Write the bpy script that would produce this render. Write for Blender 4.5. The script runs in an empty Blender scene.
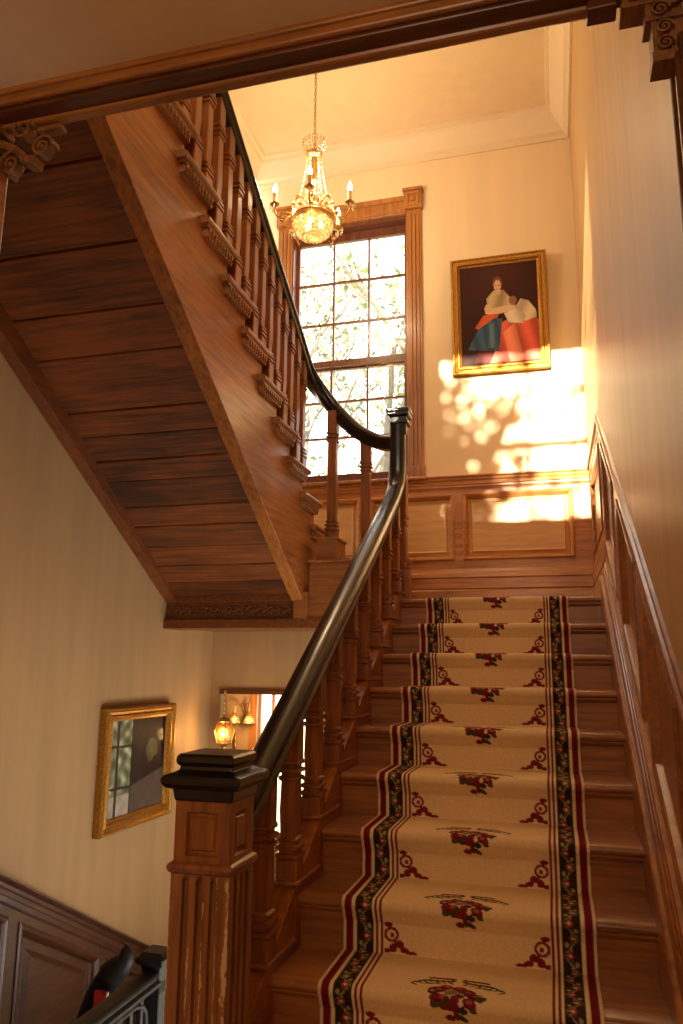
import bpy, math, random
import numpy as np
from mathutils import Vector, Matrix
random.seed(7); rng = np.random.default_rng(7)
SC = bpy.context.scene; COL = SC.collection
V = Vector
RUN, RISE = 0.28, 0.176
SL = RISE / RUN
def nose(y): return SL * y                      # nosing line of the lower flight
UZ = 0.04
def upn(y): return 0.704 + UZ - 0.64 * (y - 0.41)    # nosing line of the upper flight
XL, YB = -2.97, 1.5                             # left wall, window wall
ZC = 4.40                                       # stairwell ceiling

# ------------------------------------------------------------------ materials
def mat(name):
    m = bpy.data.materials.new(name); m.use_nodes = True
    nt = m.node_tree; b = nt.nodes['Principled BSDF']
    return m, nt, b
def N(nt, t, **k):
    n = nt.nodes.new(t)
    for a, v in k.items(): setattr(n, a, v)
    return n
def ramp(nt, src, stops):
    r = N(nt, 'ShaderNodeValToRGB'); e = r.color_ramp.elements
    while len(e) < len(stops): e.new(0.5)
    for i, (p, c) in enumerate(stops): e[i].position = p; e[i].color = (*c, 1)
    nt.links.new(src, r.inputs[0]); return r
def plain(name, c, rough=0.5, metal=0.0, coat=0.0, bump=0.0, bscale=40, var=0.12, spec=0.5):
    m, nt, b = mat(name)
    tc = N(nt, 'ShaderNodeTexCoord'); no = N(nt, 'ShaderNodeTexNoise')
    no.inputs['Scale'].default_value = bscale; no.inputs['Detail'].default_value = 5
    nt.links.new(tc.outputs['Object'], no.inputs['Vector'])
    lo = tuple(x * (1 - var) for x in c); hi = tuple(min(1, x * (1 + var)) for x in c)
    r = ramp(nt, no.outputs['Fac'], [(0.3, lo), (0.7, hi)])
    nt.links.new(r.outputs[0], b.inputs['Base Color'])
    b.inputs['Roughness'].default_value = rough; b.inputs['Metallic'].default_value = metal
    b.inputs['Coat Weight'].default_value = coat; b.inputs['Coat Roughness'].default_value = 0.15
    b.inputs['Specular IOR Level'].default_value = spec
    if bump:
        bp = N(nt, 'ShaderNodeBump'); bp.inputs['Strength'].default_value = bump; bp.inputs['Distance'].default_value = 0.004
        nt.links.new(no.outputs['Fac'], bp.inputs['Height']); nt.links.new(bp.outputs[0], b.inputs['Normal'])
    return m
def wood(name, dark, light, grain='X', rough=0.35, coat=0.25, island=0.0, bump=0.15, wear=0.0):
    dark, light = [tuple(x*k_ for x, k_ in zip(c_, (1.12, .99, .74))) for c_ in (dark, light)]
    m, nt, b = mat(name)
    tc = N(nt, 'ShaderNodeTexCoord'); mp = N(nt, 'ShaderNodeMapping')
    sc = {'X': (1.5, 22, 22), 'Y': (22, 1.5, 22), 'Z': (22, 22, 1.5)}[grain]
    mp.inputs['Scale'].default_value = sc
    nt.links.new(tc.outputs['Object'], mp.inputs['Vector'])
    no = N(nt, 'ShaderNodeTexNoise'); no.inputs['Scale'].default_value = 1.6; no.inputs['Detail'].default_value = 7
    no.inputs['Roughness'].default_value = 0.65; no.inputs['Distortion'].default_value = 0.6
    nt.links.new(mp.outputs[0], no.inputs['Vector'])
    n2 = N(nt, 'ShaderNodeTexNoise'); n2.inputs['Scale'].default_value = 2.2; n2.inputs['Detail'].default_value = 3
    nt.links.new(tc.outputs['Object'], n2.inputs['Vector'])
    mx = N(nt, 'ShaderNodeMath', operation='MULTIPLY_ADD'); mx.inputs[1].default_value = 0.45
    nt.links.new(n2.outputs['Fac'], mx.inputs[0]); nt.links.new(no.outputs['Fac'], mx.inputs[2])
    src = mx.outputs[0]
    if island:
        g = N(nt, 'ShaderNodeNewGeometry'); m2 = N(nt, 'ShaderNodeMath', operation='MULTIPLY_ADD'); m2.inputs[1].default_value = island
        nt.links.new(g.outputs['Random Per Island'], m2.inputs[0]); nt.links.new(src, m2.inputs[2]); src = m2.outputs[0]
    mid = tuple((a + c) / 2 for a, c in zip(dark, light))
    r = ramp(nt, src, [(0.55, dark), (0.72, mid), (0.92, light)] if not island else [(0.66, dark), (0.86, mid), (1.0, light)])
    colour = r.outputs[0]
    if wear:
        w = N(nt, 'ShaderNodeTexNoise'); w.inputs['Scale'].default_value = 45; w.inputs['Detail'].default_value = 6
        nt.links.new(tc.outputs['Object'], w.inputs['Vector'])
        rr = ramp(nt, w.outputs['Fac'], [(0.62, (0, 0, 0)), (0.68, (wear,) * 3)])
        mc = N(nt, 'ShaderNodeMix', data_type='RGBA'); nt.links.new(rr.outputs[0], mc.inputs['Factor'])
        nt.links.new(colour, mc.inputs['A']); mc.inputs['B'].default_value = (0.42, 0.27, 0.13, 1); colour = mc.outputs['Result']
    nt.links.new(colour, b.inputs['Base Color'])
    b.inputs['Roughness'].default_value = rough
    b.inputs['Coat Weight'].default_value = coat; b.inputs['Coat Roughness'].default_value = 0.2
    bp = N(nt, 'ShaderNodeBump'); bp.inputs['Strength'].default_value = bump; bp.inputs['Distance'].default_value = 0.003
    nt.links.new(no.outputs['Fac'], bp.inputs['Height']); nt.links.new(bp.outputs[0], b.inputs['Normal'])
    return m
def plaster(name, c, streak=0.10, rough=0.6, bump=0.12, sheen_rough=0.0):
    m, nt, b = mat(name)
    tc = N(nt, 'ShaderNodeTexCoord'); mp = N(nt, 'ShaderNodeMapping'); mp.inputs['Scale'].default_value = (7, 7, 0.6)
    nt.links.new(tc.outputs['Object'], mp.inputs['Vector'])
    no = N(nt, 'ShaderNodeTexNoise'); no.inputs['Scale'].default_value = 1.2; no.inputs['Detail'].default_value = 5
    nt.links.new(mp.outputs[0], no.inputs['Vector'])
    n2 = N(nt, 'ShaderNodeTexNoise'); n2.inputs['Scale'].default_value = 9; n2.inputs['Detail'].default_value = 8
    nt.links.new(tc.outputs['Object'], n2.inputs['Vector'])
    lo = tuple(x * (1 - streak) for x in c); hi = tuple(min(1, x * (1 + streak)) for x in c)
    r = ramp(nt, no.outputs['Fac'], [(0.3, lo), (0.7, hi)])
    nt.links.new(r.outputs[0], b.inputs['Base Color']); b.inputs['Roughness'].default_value = rough
    bp = N(nt, 'ShaderNodeBump'); bp.inputs['Strength'].default_value = bump; bp.inputs['Distance'].default_value = 0.004
    ad = N(nt, 'ShaderNodeMath', operation='ADD'); nt.links.new(no.outputs['Fac'], ad.inputs[0]); nt.links.new(n2.outputs['Fac'], ad.inputs[1])
    nt.links.new(ad.outputs[0], bp.inputs['Height']); nt.links.new(bp.outputs[0], b.inputs['Normal'])
    return m
def emit(name, c, s):
    m = bpy.data.materials.new(name); m.use_nodes = True; nt = m.node_tree; nt.nodes.clear()
    e = N(nt, 'ShaderNodeEmission'); e.inputs[0].default_value = (*c, 1); e.inputs[1].default_value = s
    o = N(nt, 'ShaderNodeOutputMaterial'); nt.links.new(e.outputs[0], o.inputs[0]); return m
def pane_glass(name, tint=(1, 1, 1), gloss=0.06, rough=0.02, rim=.7):
    m = bpy.data.materials.new(name); m.use_nodes = True; nt = m.node_tree; nt.nodes.clear()
    t = N(nt, 'ShaderNodeBsdfTransparent'); t.inputs[0].default_value = (*tint, 1)
    g = N(nt, 'ShaderNodeBsdfGlossy'); g.inputs['Roughness'].default_value = rough
    lw = N(nt, 'ShaderNodeLayerWeight'); lw.inputs['Blend'].default_value = 0.12
    ad = N(nt, 'ShaderNodeMath', operation='MULTIPLY_ADD'); ad.inputs[1].default_value = rim; ad.inputs[2].default_value = gloss
    nt.links.new(lw.outputs['Facing'], ad.inputs[0])
    mx = N(nt, 'ShaderNodeMixShader'); nt.links.new(ad.outputs[0], mx.inputs[0])
    nt.links.new(t.outputs[0], mx.inputs[1]); nt.links.new(g.outputs[0], mx.inputs[2])
    o = N(nt, 'ShaderNodeOutputMaterial'); nt.links.new(mx.outputs[0], o.inputs[0]); return m
def attr_mat(name, rough=0.9, coat=0.0, fuzz=0.0):
    m, nt, b = mat(name)
    a = N(nt, 'ShaderNodeAttribute', attribute_name='Col'); nt.links.new(a.outputs['Color'], b.inputs['Base Color'])
    b.inputs['Roughness'].default_value = rough; b.inputs['Specular IOR Level'].default_value = 0.12; b.inputs['Coat Weight'].default_value = coat; b.inputs['Coat Roughness'].default_value = 0.05
    if fuzz:
        b.inputs['Specular IOR Level'].default_value = 0.15
        tc = N(nt, 'ShaderNodeTexCoord'); no = N(nt, 'ShaderNodeTexNoise'); no.inputs['Scale'].default_value = 260
        nt.links.new(tc.outputs['Object'], no.inputs['Vector'])
        bp = N(nt, 'ShaderNodeBump'); bp.inputs['Strength'].default_value = fuzz; bp.inputs['Distance'].default_value = 0.002
        nt.links.new(no.outputs['Fac'], bp.inputs['Height']); nt.links.new(bp.outputs[0], b.inputs['Normal'])
    return m

DUMMY_D, DUMMY_L = (0.105, 0.036, 0.010), (0.30, 0.125, 0.038)
M = dict(
    tread=wood('tread_wood', (0.15, 0.056, 0.020), (0.38, 0.165, 0.062), 'X', 0.28, 0.35, wear=0.25),
    riser=wood('riser_wood', (0.15, 0.054, 0.017), (0.36, 0.150, 0.050), 'X', 0.38, 0.2),
    post=wood('post_wood', (0.14, 0.045, 0.011), (0.36, 0.135, 0.036), 'Z', 0.33, 0.3),
    slope=wood('slope_wood', (0.14, 0.046, 0.011), (0.34, 0.130, 0.034), 'Y', 0.3, 0.35),
    stringer=wood('stringer_wood', (0.18, 0.062, 0.013), (0.42, 0.165, 0.040), 'Y', 0.36, 0.2),
    bracket=wood('bracket_wood', (0.19, 0.085, 0.030), (0.38, 0.18, 0.07), 'Y', 0.45, 0.15),
    panelx=wood('panelling_wood', (0.30, 0.130, 0.045), (0.58, 0.30, 0.115), 'X', 0.34, 0.3),
    panelf=wood('panel_field_wood', (0.54, 0.36, 0.185), (0.70, 0.50, 0.28), 'X', 0.4, 0.2),
    casing=wood('casing_wood', (0.20, 0.085, 0.024), (0.42, 0.20, 0.065), 'Z', 0.34, 0.3),
    sash=wood('sash_wood', (0.085, 0.026, 0.016), (0.17, 0.055, 0.032), 'Z', 0.35, 0.3),
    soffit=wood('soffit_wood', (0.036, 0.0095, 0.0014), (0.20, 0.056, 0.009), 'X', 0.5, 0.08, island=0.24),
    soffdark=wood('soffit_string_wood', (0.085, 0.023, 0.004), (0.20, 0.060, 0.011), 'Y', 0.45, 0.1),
    beam=wood('beam_wood', (0.045, 0.013, 0.003), (0.135, 0.042, 0.009), 'X', 0.4, 0.15),
    beamlite=wood('beam_trim_wood', (0.19, 0.08, 0.02), (0.36, 0.16, 0.045), 'X', 0.4, 0.2),
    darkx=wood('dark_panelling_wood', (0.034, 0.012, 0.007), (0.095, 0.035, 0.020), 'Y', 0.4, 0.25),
    carved=wood('carved_wood', (0.12, 0.050, 0.019), (0.30, 0.14, 0.055), 'Y', 0.5, 0.1),
    black=plain('black_varnish', (0.010, 0.0075, 0.006), 0.26, coat=0.3, bump=0.05, bscale=25),
    iron=plain('black_iron', (0.007, 0.006, 0.006), 0.5, metal=0.3, bump=0.1, bscale=60),
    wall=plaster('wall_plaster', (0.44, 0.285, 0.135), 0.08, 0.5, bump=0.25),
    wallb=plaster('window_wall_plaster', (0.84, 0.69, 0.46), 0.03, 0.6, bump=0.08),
    ceil=plaster('ceiling_plaster', (0.78, 0.62, 0.40), 0.03, 0.65, bump=0.1),
    cornice=plaster('cornice_plaster', (0.80, 0.67, 0.47), 0.02, 0.6, bump=0.05),
    floor=wood('floor_boards', (0.10, 0.045, 0.018), (0.22, 0.10, 0.04), 'Y', 0.35, 0.2),
    gold=plain('gilt_frame', (0.42, 0.21, 0.035), 0.40, metal=0.8, bump=0.9, bscale=70, var=0.3),
    brass=plain('aged_brass', (0.50, 0.30, 0.10), 0.32, metal=0.9, bump=0.2, bscale=60, var=0.2),
    candle=plain('candle_sleeve', (0.78, 0.50, 0.22), 0.5, var=0.05),
    red=plain('red_cloth', (0.35, 0.012, 0.010), 0.7, var=0.2),
    bark=plain('bark', (0.17, 0.15, 0.13), 0.9, bump=0.5, bscale=20, var=0.3),
    leaf=plain('leaves', (0.17, 0.22, 0.10), 0.55, var=0.5, bscale=3),
    grass=plain('lawn', (0.30, 0.33, 0.16), 0.9, var=0.3, bscale=4),
    glass=pane_glass('window_glass'),
    carpet=attr_mat('woven_runner', 0.95, fuzz=0.35),
    paint=attr_mat('oil_paint', 0.55, 0.0),
    flame=emit('candle_bulb_glow', (1.0, 0.62, 0.24), 30),
    lampglow=emit('lamp_bulb_glow', (1.0, 0.55, 0.17), 22),
)
def mk_crystal():
    m = bpy.data.materials.new('cut_crystal'); m.use_nodes = True; nt = m.node_tree; nt.nodes.clear()
    t = N(nt, 'ShaderNodeBsdfTransparent'); t.inputs[0].default_value = (1, .93, .82, 1)
    g = N(nt, 'ShaderNodeBsdfGlossy'); g.inputs['Roughness'].default_value = .08
    l = N(nt, 'ShaderNodeBsdfTranslucent'); l.inputs[0].default_value = (1, .84, .62, 1)
    m1 = N(nt, 'ShaderNodeMixShader'); m1.inputs[0].default_value = .45; nt.links.new(t.outputs[0], m1.inputs[1]); nt.links.new(l.outputs[0], m1.inputs[2])
    m2 = N(nt, 'ShaderNodeMixShader'); m2.inputs[0].default_value = .22; nt.links.new(m1.outputs[0], m2.inputs[1]); nt.links.new(g.outputs[0], m2.inputs[2])
    o = N(nt, 'ShaderNodeOutputMaterial'); nt.links.new(m2.outputs[0], o.inputs[0]); return m
M['crystal'] = mk_crystal()
def mk_amber():
    m, nt, b = mat('amber_glass')
    b.inputs['Base Color'].default_value = (1.0, 0.62, 0.22, 1); b.inputs['Roughness'].default_value = 0.25
    b.inputs['Transmission Weight'].default_value = 0.7
    return m
M['amber'] = mk_amber()
def mk_worn():
    # varnished newel shaft whose finish has chipped down to pale undercoat along its edges
    m = wood('worn_newel_wood', (0.17, 0.068, 0.026), (0.38, 0.17, 0.070), 'Z', 0.42, 0.2)
    nt = m.node_tree; b = nt.nodes['Principled BSDF']; src = b.inputs['Base Color'].links[0].from_socket
    tc = N(nt, 'ShaderNodeTexCoord'); sep = N(nt, 'ShaderNodeSeparateXYZ'); nt.links.new(tc.outputs['Object'], sep.inputs[0])
    def near(x0, w):
        s = N(nt, 'ShaderNodeMath', operation='SUBTRACT'); s.inputs[1].default_value = x0; nt.links.new(sep.outputs[0], s.inputs[0])
        a = N(nt, 'ShaderNodeMath', operation='ABSOLUTE'); nt.links.new(s.outputs[0], a.inputs[0])
        mr = N(nt, 'ShaderNodeMapRange'); mr.inputs[1].default_value = 0; mr.inputs[2].default_value = w; mr.inputs[3].default_value = 1; mr.inputs[4].default_value = 0
        nt.links.new(a.outputs[0], mr.inputs[0]); return mr.outputs[0]
    cur = None
    ny = N(nt, 'ShaderNodeMapRange'); ny.inputs[1].default_value = -.080; ny.inputs[2].default_value = -.070; ny.inputs[3].default_value = 1; ny.inputs[4].default_value = 0
    nt.links.new(sep.outputs[1], ny.inputs[0])
    for x0, w in ((0.083, 0.026), (-0.088, 0.010), (0.012, 0.010), (-0.028, 0.009), (0.052, 0.007)):
        o = near(x0, w)
        if cur is None: cur = o
        else:
            mm = N(nt, 'ShaderNodeMath', operation='MAXIMUM'); nt.links.new(cur, mm.inputs[0]); nt.links.new(o, mm.inputs[1]); cur = mm.outputs[0]
    my_ = N(nt, 'ShaderNodeMath', operation='MULTIPLY'); nt.links.new(cur, my_.inputs[0]); nt.links.new(ny.outputs[0], my_.inputs[1]); cur = my_.outputs[0]
    mp = N(nt, 'ShaderNodeMapping'); mp.inputs['Scale'].default_value = (1, 1, 0.4); nt.links.new(tc.outputs['Object'], mp.inputs[0])
    no = N(nt, 'ShaderNodeTexNoise'); no.inputs['Scale'].default_value = 42; no.inputs['Detail'].default_value = 7; no.inputs['Roughness'].default_value = 0.7
    nt.links.new(mp.outputs[0], no.inputs['Vector'])
    ad = N(nt, 'ShaderNodeMath', operation='MULTIPLY_ADD'); ad.inputs[1].default_value = 0.36; nt.links.new(cur, ad.inputs[0]); nt.links.new(no.outputs['Fac'], ad.inputs[2])
    # less chipping towards the moulding at the top of the shaft
    mr = N(nt, 'ShaderNodeMapRange'); mr.inputs[1].default_value = -1.02; mr.inputs[2].default_value = -1.3; mr.inputs[3].default_value = -0.06; mr.inputs[4].default_value = 0.05
    nt.links.new(sep.outputs[2], mr.inputs[0])
    a2 = N(nt, 'ShaderNodeMath', operation='ADD'); nt.links.new(ad.outputs[0], a2.inputs[0]); nt.links.new(mr.outputs[0], a2.inputs[1])
    r = ramp(nt, a2.outputs[0], [(0.835, (0, 0, 0)), (0.85, (1, 1, 1))])
    mc = N(nt, 'ShaderNodeMix', data_type='RGBA'); nt.links.new(r.outputs[0], mc.inputs['Factor']); nt.links.new(src, mc.inputs['A'])
    mc.inputs['B'].default_value = (0.60, 0.43, 0.23, 1); nt.links.new(mc.outputs['Result'], b.inputs['Base Color'])
    return m
M['worn'] = mk_worn()

# ------------------------------------------------------------------ mesh builder
class MB:
    def __init__(s): s.v = []; s.f = []
    def add(s, vs, fs):
        o = len(s.v); s.v += [tuple(p) for p in vs]; s.f += [tuple(i + o for i in f) for f in fs]; return s
    def box(s, x0, x1, y0, y1, z0, z1):
        return s.add([(x0,y0,z0),(x1,y0,z0),(x1,y1,z0),(x0,y1,z0),(x0,y0,z1),(x1,y0,z1),(x1,y1,z1),(x0,y1,z1)],
                     [(0,3,2,1),(4,5,6,7),(0,1,5,4),(1,2,6,5),(2,3,7,6),(3,0,4,7)])
    def prism(s, pts, axis, a, b):
        """pts: 2-D polygon in the plane of the other two axes, extruded along axis from a to b."""
        def P(p, t):
            if axis == 0: return (t, p[0], p[1])
            if axis == 1: return (p[0], t, p[1])
            return (p[0], p[1], t)
        n = len(pts)
        vs = [P(p, a) for p in pts] + [P(p, b) for p in pts]
        fs = [tuple(range(n - 1, -1, -1)), tuple(range(n, 2 * n))] + [(i, (i + 1) % n, n + (i + 1) % n, n + i) for i in range(n)]
        return s.add(vs, fs)
    def sweep(s, prof, path, side=None, cap=True, scale=None):
        """prof: closed list of (side, up); path: points; side: fixed side vector or None."""
        n = len(prof); vs = []; m = len(path); path = [V(p) for p in path]
        for i, p in enumerate(path):
            t = (path[min(i + 1, m - 1)] - path[max(i - 1, 0)]).normalized()
            sd = V(side) if side else t.cross(V((0, 0, 1))).normalized()
            up = sd.cross(t).normalized(); k = scale[i] if scale else 1
            vs += [p + sd * a * k + up * b * k for a, b in prof]
        fs = [(i*n + j, i*n + (j+1) % n, (i+1)*n + (j+1) % n, (i+1)*n + j) for i in range(m - 1) for j in range(n)]
        if cap: fs += [tuple(range(n - 1, -1, -1)), tuple((m-1)*n + j for j in range(n))]
        return s.add(vs, fs)
    def tube(s, path, r, n=8, cap=True):
        path = [V(p) for p in path]; m = len(path); vs = []
        rr = r if isinstance(r, (list, tuple)) else [r] * m
        ref = V((0.3, 0.2, 1)).normalized()
        t0 = (path[1] - path[0]).normalized(); a = t0.cross(ref if abs(t0.dot(ref)) < 0.95 else V((1, 0, 0))).normalized()
        for i, p in enumerate(path):
            t = (path[min(i + 1, m - 1)] - path[max(i - 1, 0)]).normalized()
            a = (a - t * a.dot(t)).normalized(); b = t.cross(a)
            vs += [p + (a * math.cos(2*math.pi*j/n) + b * math.sin(2*math.pi*j/n)) * rr[i] for j in range(n)]
        fs = [(i*n + j, i*n + (j+1) % n, (i+1)*n + (j+1) % n, (i+1)*n + j) for i in range(m - 1) for j in range(n)]
        if cap: fs += [tuple(range(n - 1, -1, -1)), tuple((m-1)*n + j for j in range(n))]
        return s.add(vs, fs)
    def lathe(s, prof, c=(0, 0, 0), n=24):
        """prof: list of (r, z)"""
        m = len(prof); vs = [(c[0] + r*math.cos(2*math.pi*j/n), c[1] + r*math.sin(2*math.pi*j/n), c[2] + z) for r, z in prof for j in range(n)]
        fs = [(i*n + j, i*n + (j+1) % n, (i+1)*n + (j+1) % n, (i+1)*n + j) for i in range(m - 1) for j in range(n)]
        fs += [tuple(range(n - 1, -1, -1)), tuple((m-1)*n + j for j in range(n))]
        return s.add(vs, fs)
    def square(s, prof, c=(0, 0, 0), ch=0.12):
        """square turned section with small chamfered corners; prof: (z, half width)"""
        vs = []
        for z, h in prof:
            k = h * (1 - ch)
            vs += [(c[0]+x, c[1]+y, c[2]+z) for x, y in ((k,-h),(h,-k),(h,k),(k,h),(-k,h),(-h,k),(-h,-k),(-k,-h))]
        m = len(prof)
        fs = [(i*8 + j, i*8 + (j+1) % 8, (i+1)*8 + (j+1) % 8, (i+1)*8 + j) for i in range(m - 1) for j in range(8)]
        fs += [tuple(range(7, -1, -1)), tuple((m-1)*8 + j for j in range(8))]
        return s.add(vs, fs)
    def rings(s, quad, nrm, prof, fill=False):
        """mitred moulding round a quad. prof: (inset, height along nrm)."""
        q = [V(p) for p in quad]; nrm = V(nrm); L = []
        for d, h in prof:
            row = []
            for i in range(4):
                p = q[i]; a = (q[i-1] - p).normalized(); b = (q[(i+1) % 4] - p).normalized()
                sn = a.cross(b).length
                row.append(p + (a + b) * (d / sn) + nrm * h)
            L.append(row)
        vs = [p for row in L for p in row]; m = len(L)
        fs = [(i*4 + j, i*4 + (j+1) % 4, (i+1)*4 + (j+1) % 4, (i+1)*4 + j) for i in range(m - 1) for j in range(4)]
        if fill: fs.append(tuple((m-1)*4 + j for j in range(4)))
        return s.add(vs, fs)
    def ball(s, c, r, n=10, m=7):
        rx, ry, rz = r if isinstance(r, (list, tuple)) else (r, r, r)
        vs = [(c[0], c[1], c[2] - rz)]
        for i in range(1, m):
            a = -math.pi/2 + math.pi*i/m
            vs += [(c[0] + rx*math.cos(a)*math.cos(2*math.pi*j/n), c[1] + ry*math.cos(a)*math.sin(2*math.pi*j/n), c[2] + rz*math.sin(a)) for j in range(n)]
        vs.append((c[0], c[1], c[2] + rz)); fs = []
        for j in range(n):
            fs.append((0, 1 + (j+1) % n, 1 + j)); fs.append((len(vs) - 1, 1 + (m-2)*n + j, 1 + (m-2)*n + (j+1) % n))
        for i in range(m - 2):
            for j in range(n): fs.append((1 + i*n + j, 1 + i*n + (j+1) % n, 1 + (i+1)*n + (j+1) % n, 1 + (i+1)*n + j))
        return s.add(vs, fs)

BASE = {}
def tag(o, label=None, cat=None, group=None, kind=None):
    if label: o['label'] = label
    if cat: o['category'] = cat
    if group: o['group'] = group
    if kind: o['kind'] = kind
    return o
def thing(name, label, cat, loc=(0, 0, 0), group=None):
    o = bpy.data.objects.new(name, None); o.empty_display_size = 0.1; COL.objects.link(o); o.location = loc
    BASE[o.name] = V(loc); return tag(o, label, cat, group)
def build(name, mb, m, parent=None, bev=0.0, smooth=None, seg=2, fix=True, origin=None):
    me = bpy.data.meshes.new(name)
    off = BASE[parent.name] if parent is not None else V(origin or (0, 0, 0))
    me.from_pydata([(p[0] - off[0], p[1] - off[1], p[2] - off[2]) for p in mb.v], [], mb.f)
    if fix:
        import bmesh
        bm = bmesh.new(); bm.from_mesh(me); bmesh.ops.recalc_face_normals(bm, faces=bm.faces); bm.to_mesh(me); bm.free()
    me.materials.append(M[m] if isinstance(m, str) else m)
    o = bpy.data.objects.new(name, me); COL.objects.link(o)
    if parent is not None: o.parent = parent; BASE[o.name] = off
    else: o.location = off; BASE[o.name] = off
    if bev:
        b = o.modifiers.new('bevel', 'BEVEL'); b.width = bev; b.segments = seg; b.limit_method = 'ANGLE'; b.angle_limit = math.radians(40)
    if smooth is not None:
        me.polygons.foreach_set('use_smooth', [True] * len(me.polygons)); me.set_sharp_from_angle(angle=math.radians(smooth))
    return o
def struct(name, mb, m, label=None, **k):
    o = build(name, mb, m, **k); return tag(o, label, None, None, 'structure')
def copy_part(src, loc, parent=None):
    c = src.copy(); COL.objects.link(c); c.location = loc
    if parent is not None: c.parent = parent
    BASE[c.name] = BASE[src.name]; return c
def crom(pts, k=8):
    P = [V(p) for p in pts]; P = [P[0] * 2 - P[1]] + P + [P[-1] * 2 - P[-2]]; out = []
    for i in range(1, len(P) - 2):
        for j in range(k):
            t = j / k; a, b, c, d = P[i-1:i+3]
            out.append(0.5 * ((2*b) + (c - a)*t + (2*a - 5*b + 4*c - d)*t*t + (3*b - a - 3*c + d)*t**3))
    out.append(P[-2]); return out

# ------------------------------------------------------------------ room shell
YD_ = 1.02
ZF, ZCR = -1.936, 1.10            # camera-side floor and its ceiling
HF = -2.60                        # sunken hall floor on the left
# window opening in the back wall
WX0, WX1, WZ0, WZ1 = -2.552, -1.417, 1.17, 3.66
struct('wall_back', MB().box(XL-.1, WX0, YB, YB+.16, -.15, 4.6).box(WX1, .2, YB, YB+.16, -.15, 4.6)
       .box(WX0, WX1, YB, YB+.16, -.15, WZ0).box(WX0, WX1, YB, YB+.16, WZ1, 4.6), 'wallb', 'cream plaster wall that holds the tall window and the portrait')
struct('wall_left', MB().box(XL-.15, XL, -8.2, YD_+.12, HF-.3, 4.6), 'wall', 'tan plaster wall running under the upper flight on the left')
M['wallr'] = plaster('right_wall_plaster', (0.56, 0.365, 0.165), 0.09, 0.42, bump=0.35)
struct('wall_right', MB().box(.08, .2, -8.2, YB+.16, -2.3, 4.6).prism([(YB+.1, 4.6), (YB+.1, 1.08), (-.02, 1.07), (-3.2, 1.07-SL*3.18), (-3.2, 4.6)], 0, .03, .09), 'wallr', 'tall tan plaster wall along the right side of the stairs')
struct('ceiling', MB().box(XL-.1, .2, -4.8, YB+.16, ZC, ZC+.2), 'ceil', 'cream ceiling high above the landing')
struct('ceiling', MB().box(XL-.1, .2, -8.2, -3.27, ZCR-.005, ZCR+.2), 'ceil', 'tan plaster ceiling on the near side of the header beam')
struct('floor', MB().box(-1.30, .1, -8.2, -2.83, ZF-.2, ZF), 'floor', 'wooden floor at the foot of the stairs')
struct('floor', MB().box(XL-.1, -1.33, -8.2, 4.0, HF-.2, HF), 'floor', 'floor of the lower hall on the left')
struct('floor', MB().box(-1.33, .05, 0.06, YB, -.15, 0).box(XL, -1.33, .24, YB, -.15, 0), 'floor', 'wooden landing floor under the tall window')
struct('wall_front', MB().box(XL-.1, .2, -8.3, -8.1, HF-.3, 1.3), 'wall', 'plaster wall behind the viewer')
# wall below the landing, with a doorway
DX0, DX1, DZ = -2.88, -1.95, -.64
YD = 1.02
struct('wall_hall', MB().box(XL, DX0, YD, YD+.12, HF, -.15).box(DX1, .05, YD, YD+.12, HF, -.15).box(DX0, DX1, YD, YD+.12, DZ, -.15), 'wall',
       'tan wall under the landing with the doorway')
# lower hall room behind that doorway
struct('wall_far', MB().box(-4.6, -3.29, 2.9, 3.02, HF, .1).box(-2.72, .05, 2.9, 3.02, HF, .1).box(-3.29, -2.72, 2.9, 3.02, -.60, .1).box(-3.29, -2.72, 2.9, 3.02, HF, -2.1),
       'wall', 'warm lit wall of the far room behind the doorway')
struct('wall_hall', MB().box(-4.6, XL-.15, YD, YD+.12, HF, -.1).box(-4.72, -4.6, YD, 3.02, HF, .1), 'wall', 'side wall of the far room behind the doorway')
struct('ceiling', MB().box(-4.6, .05, YD+.12, 3.02, -.15, -.05), 'ceil', 'ceiling of the far room behind the doorway')
struct('floor', MB().box(-4.6, XL-.1, YD, 3.0, HF-.2, HF), 'floor', 'floor of the far room behind the doorway')
struct('wall_side', MB().box(.05, .2, YB+.16, 3.02, HF, 0), 'wall', 'side wall of the far room')
# upper hall: slab, end wall with its window
UW = (-2.15, -0.62, 2.62, 4.32)
struct('floor', MB().box(XL, .03, -4.62, -3.22, 2.15, 2.33).box(XL, -1.93, -3.22, -2.12, 2.15, 2.33), 'floor', 'upper hall floor')
struct('wall_upper', MB().box(XL, UW[0], -4.78, -4.62, 1.3, 4.6).box(UW[1], .05, -4.78, -4.62, 1.3, 4.6)
       .box(UW[0], UW[1], -4.78, -4.62, 1.3, UW[2]).box(UW[0], UW[1], -4.78, -4.62, UW[3], 4.6), 'wall', 'upper hall wall facing the landing')
struct('wall_header', MB().box(XL, .03, -3.27, -3.20, 1.12, 2.15), 'wall', 'plaster wall above the header beam')

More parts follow.
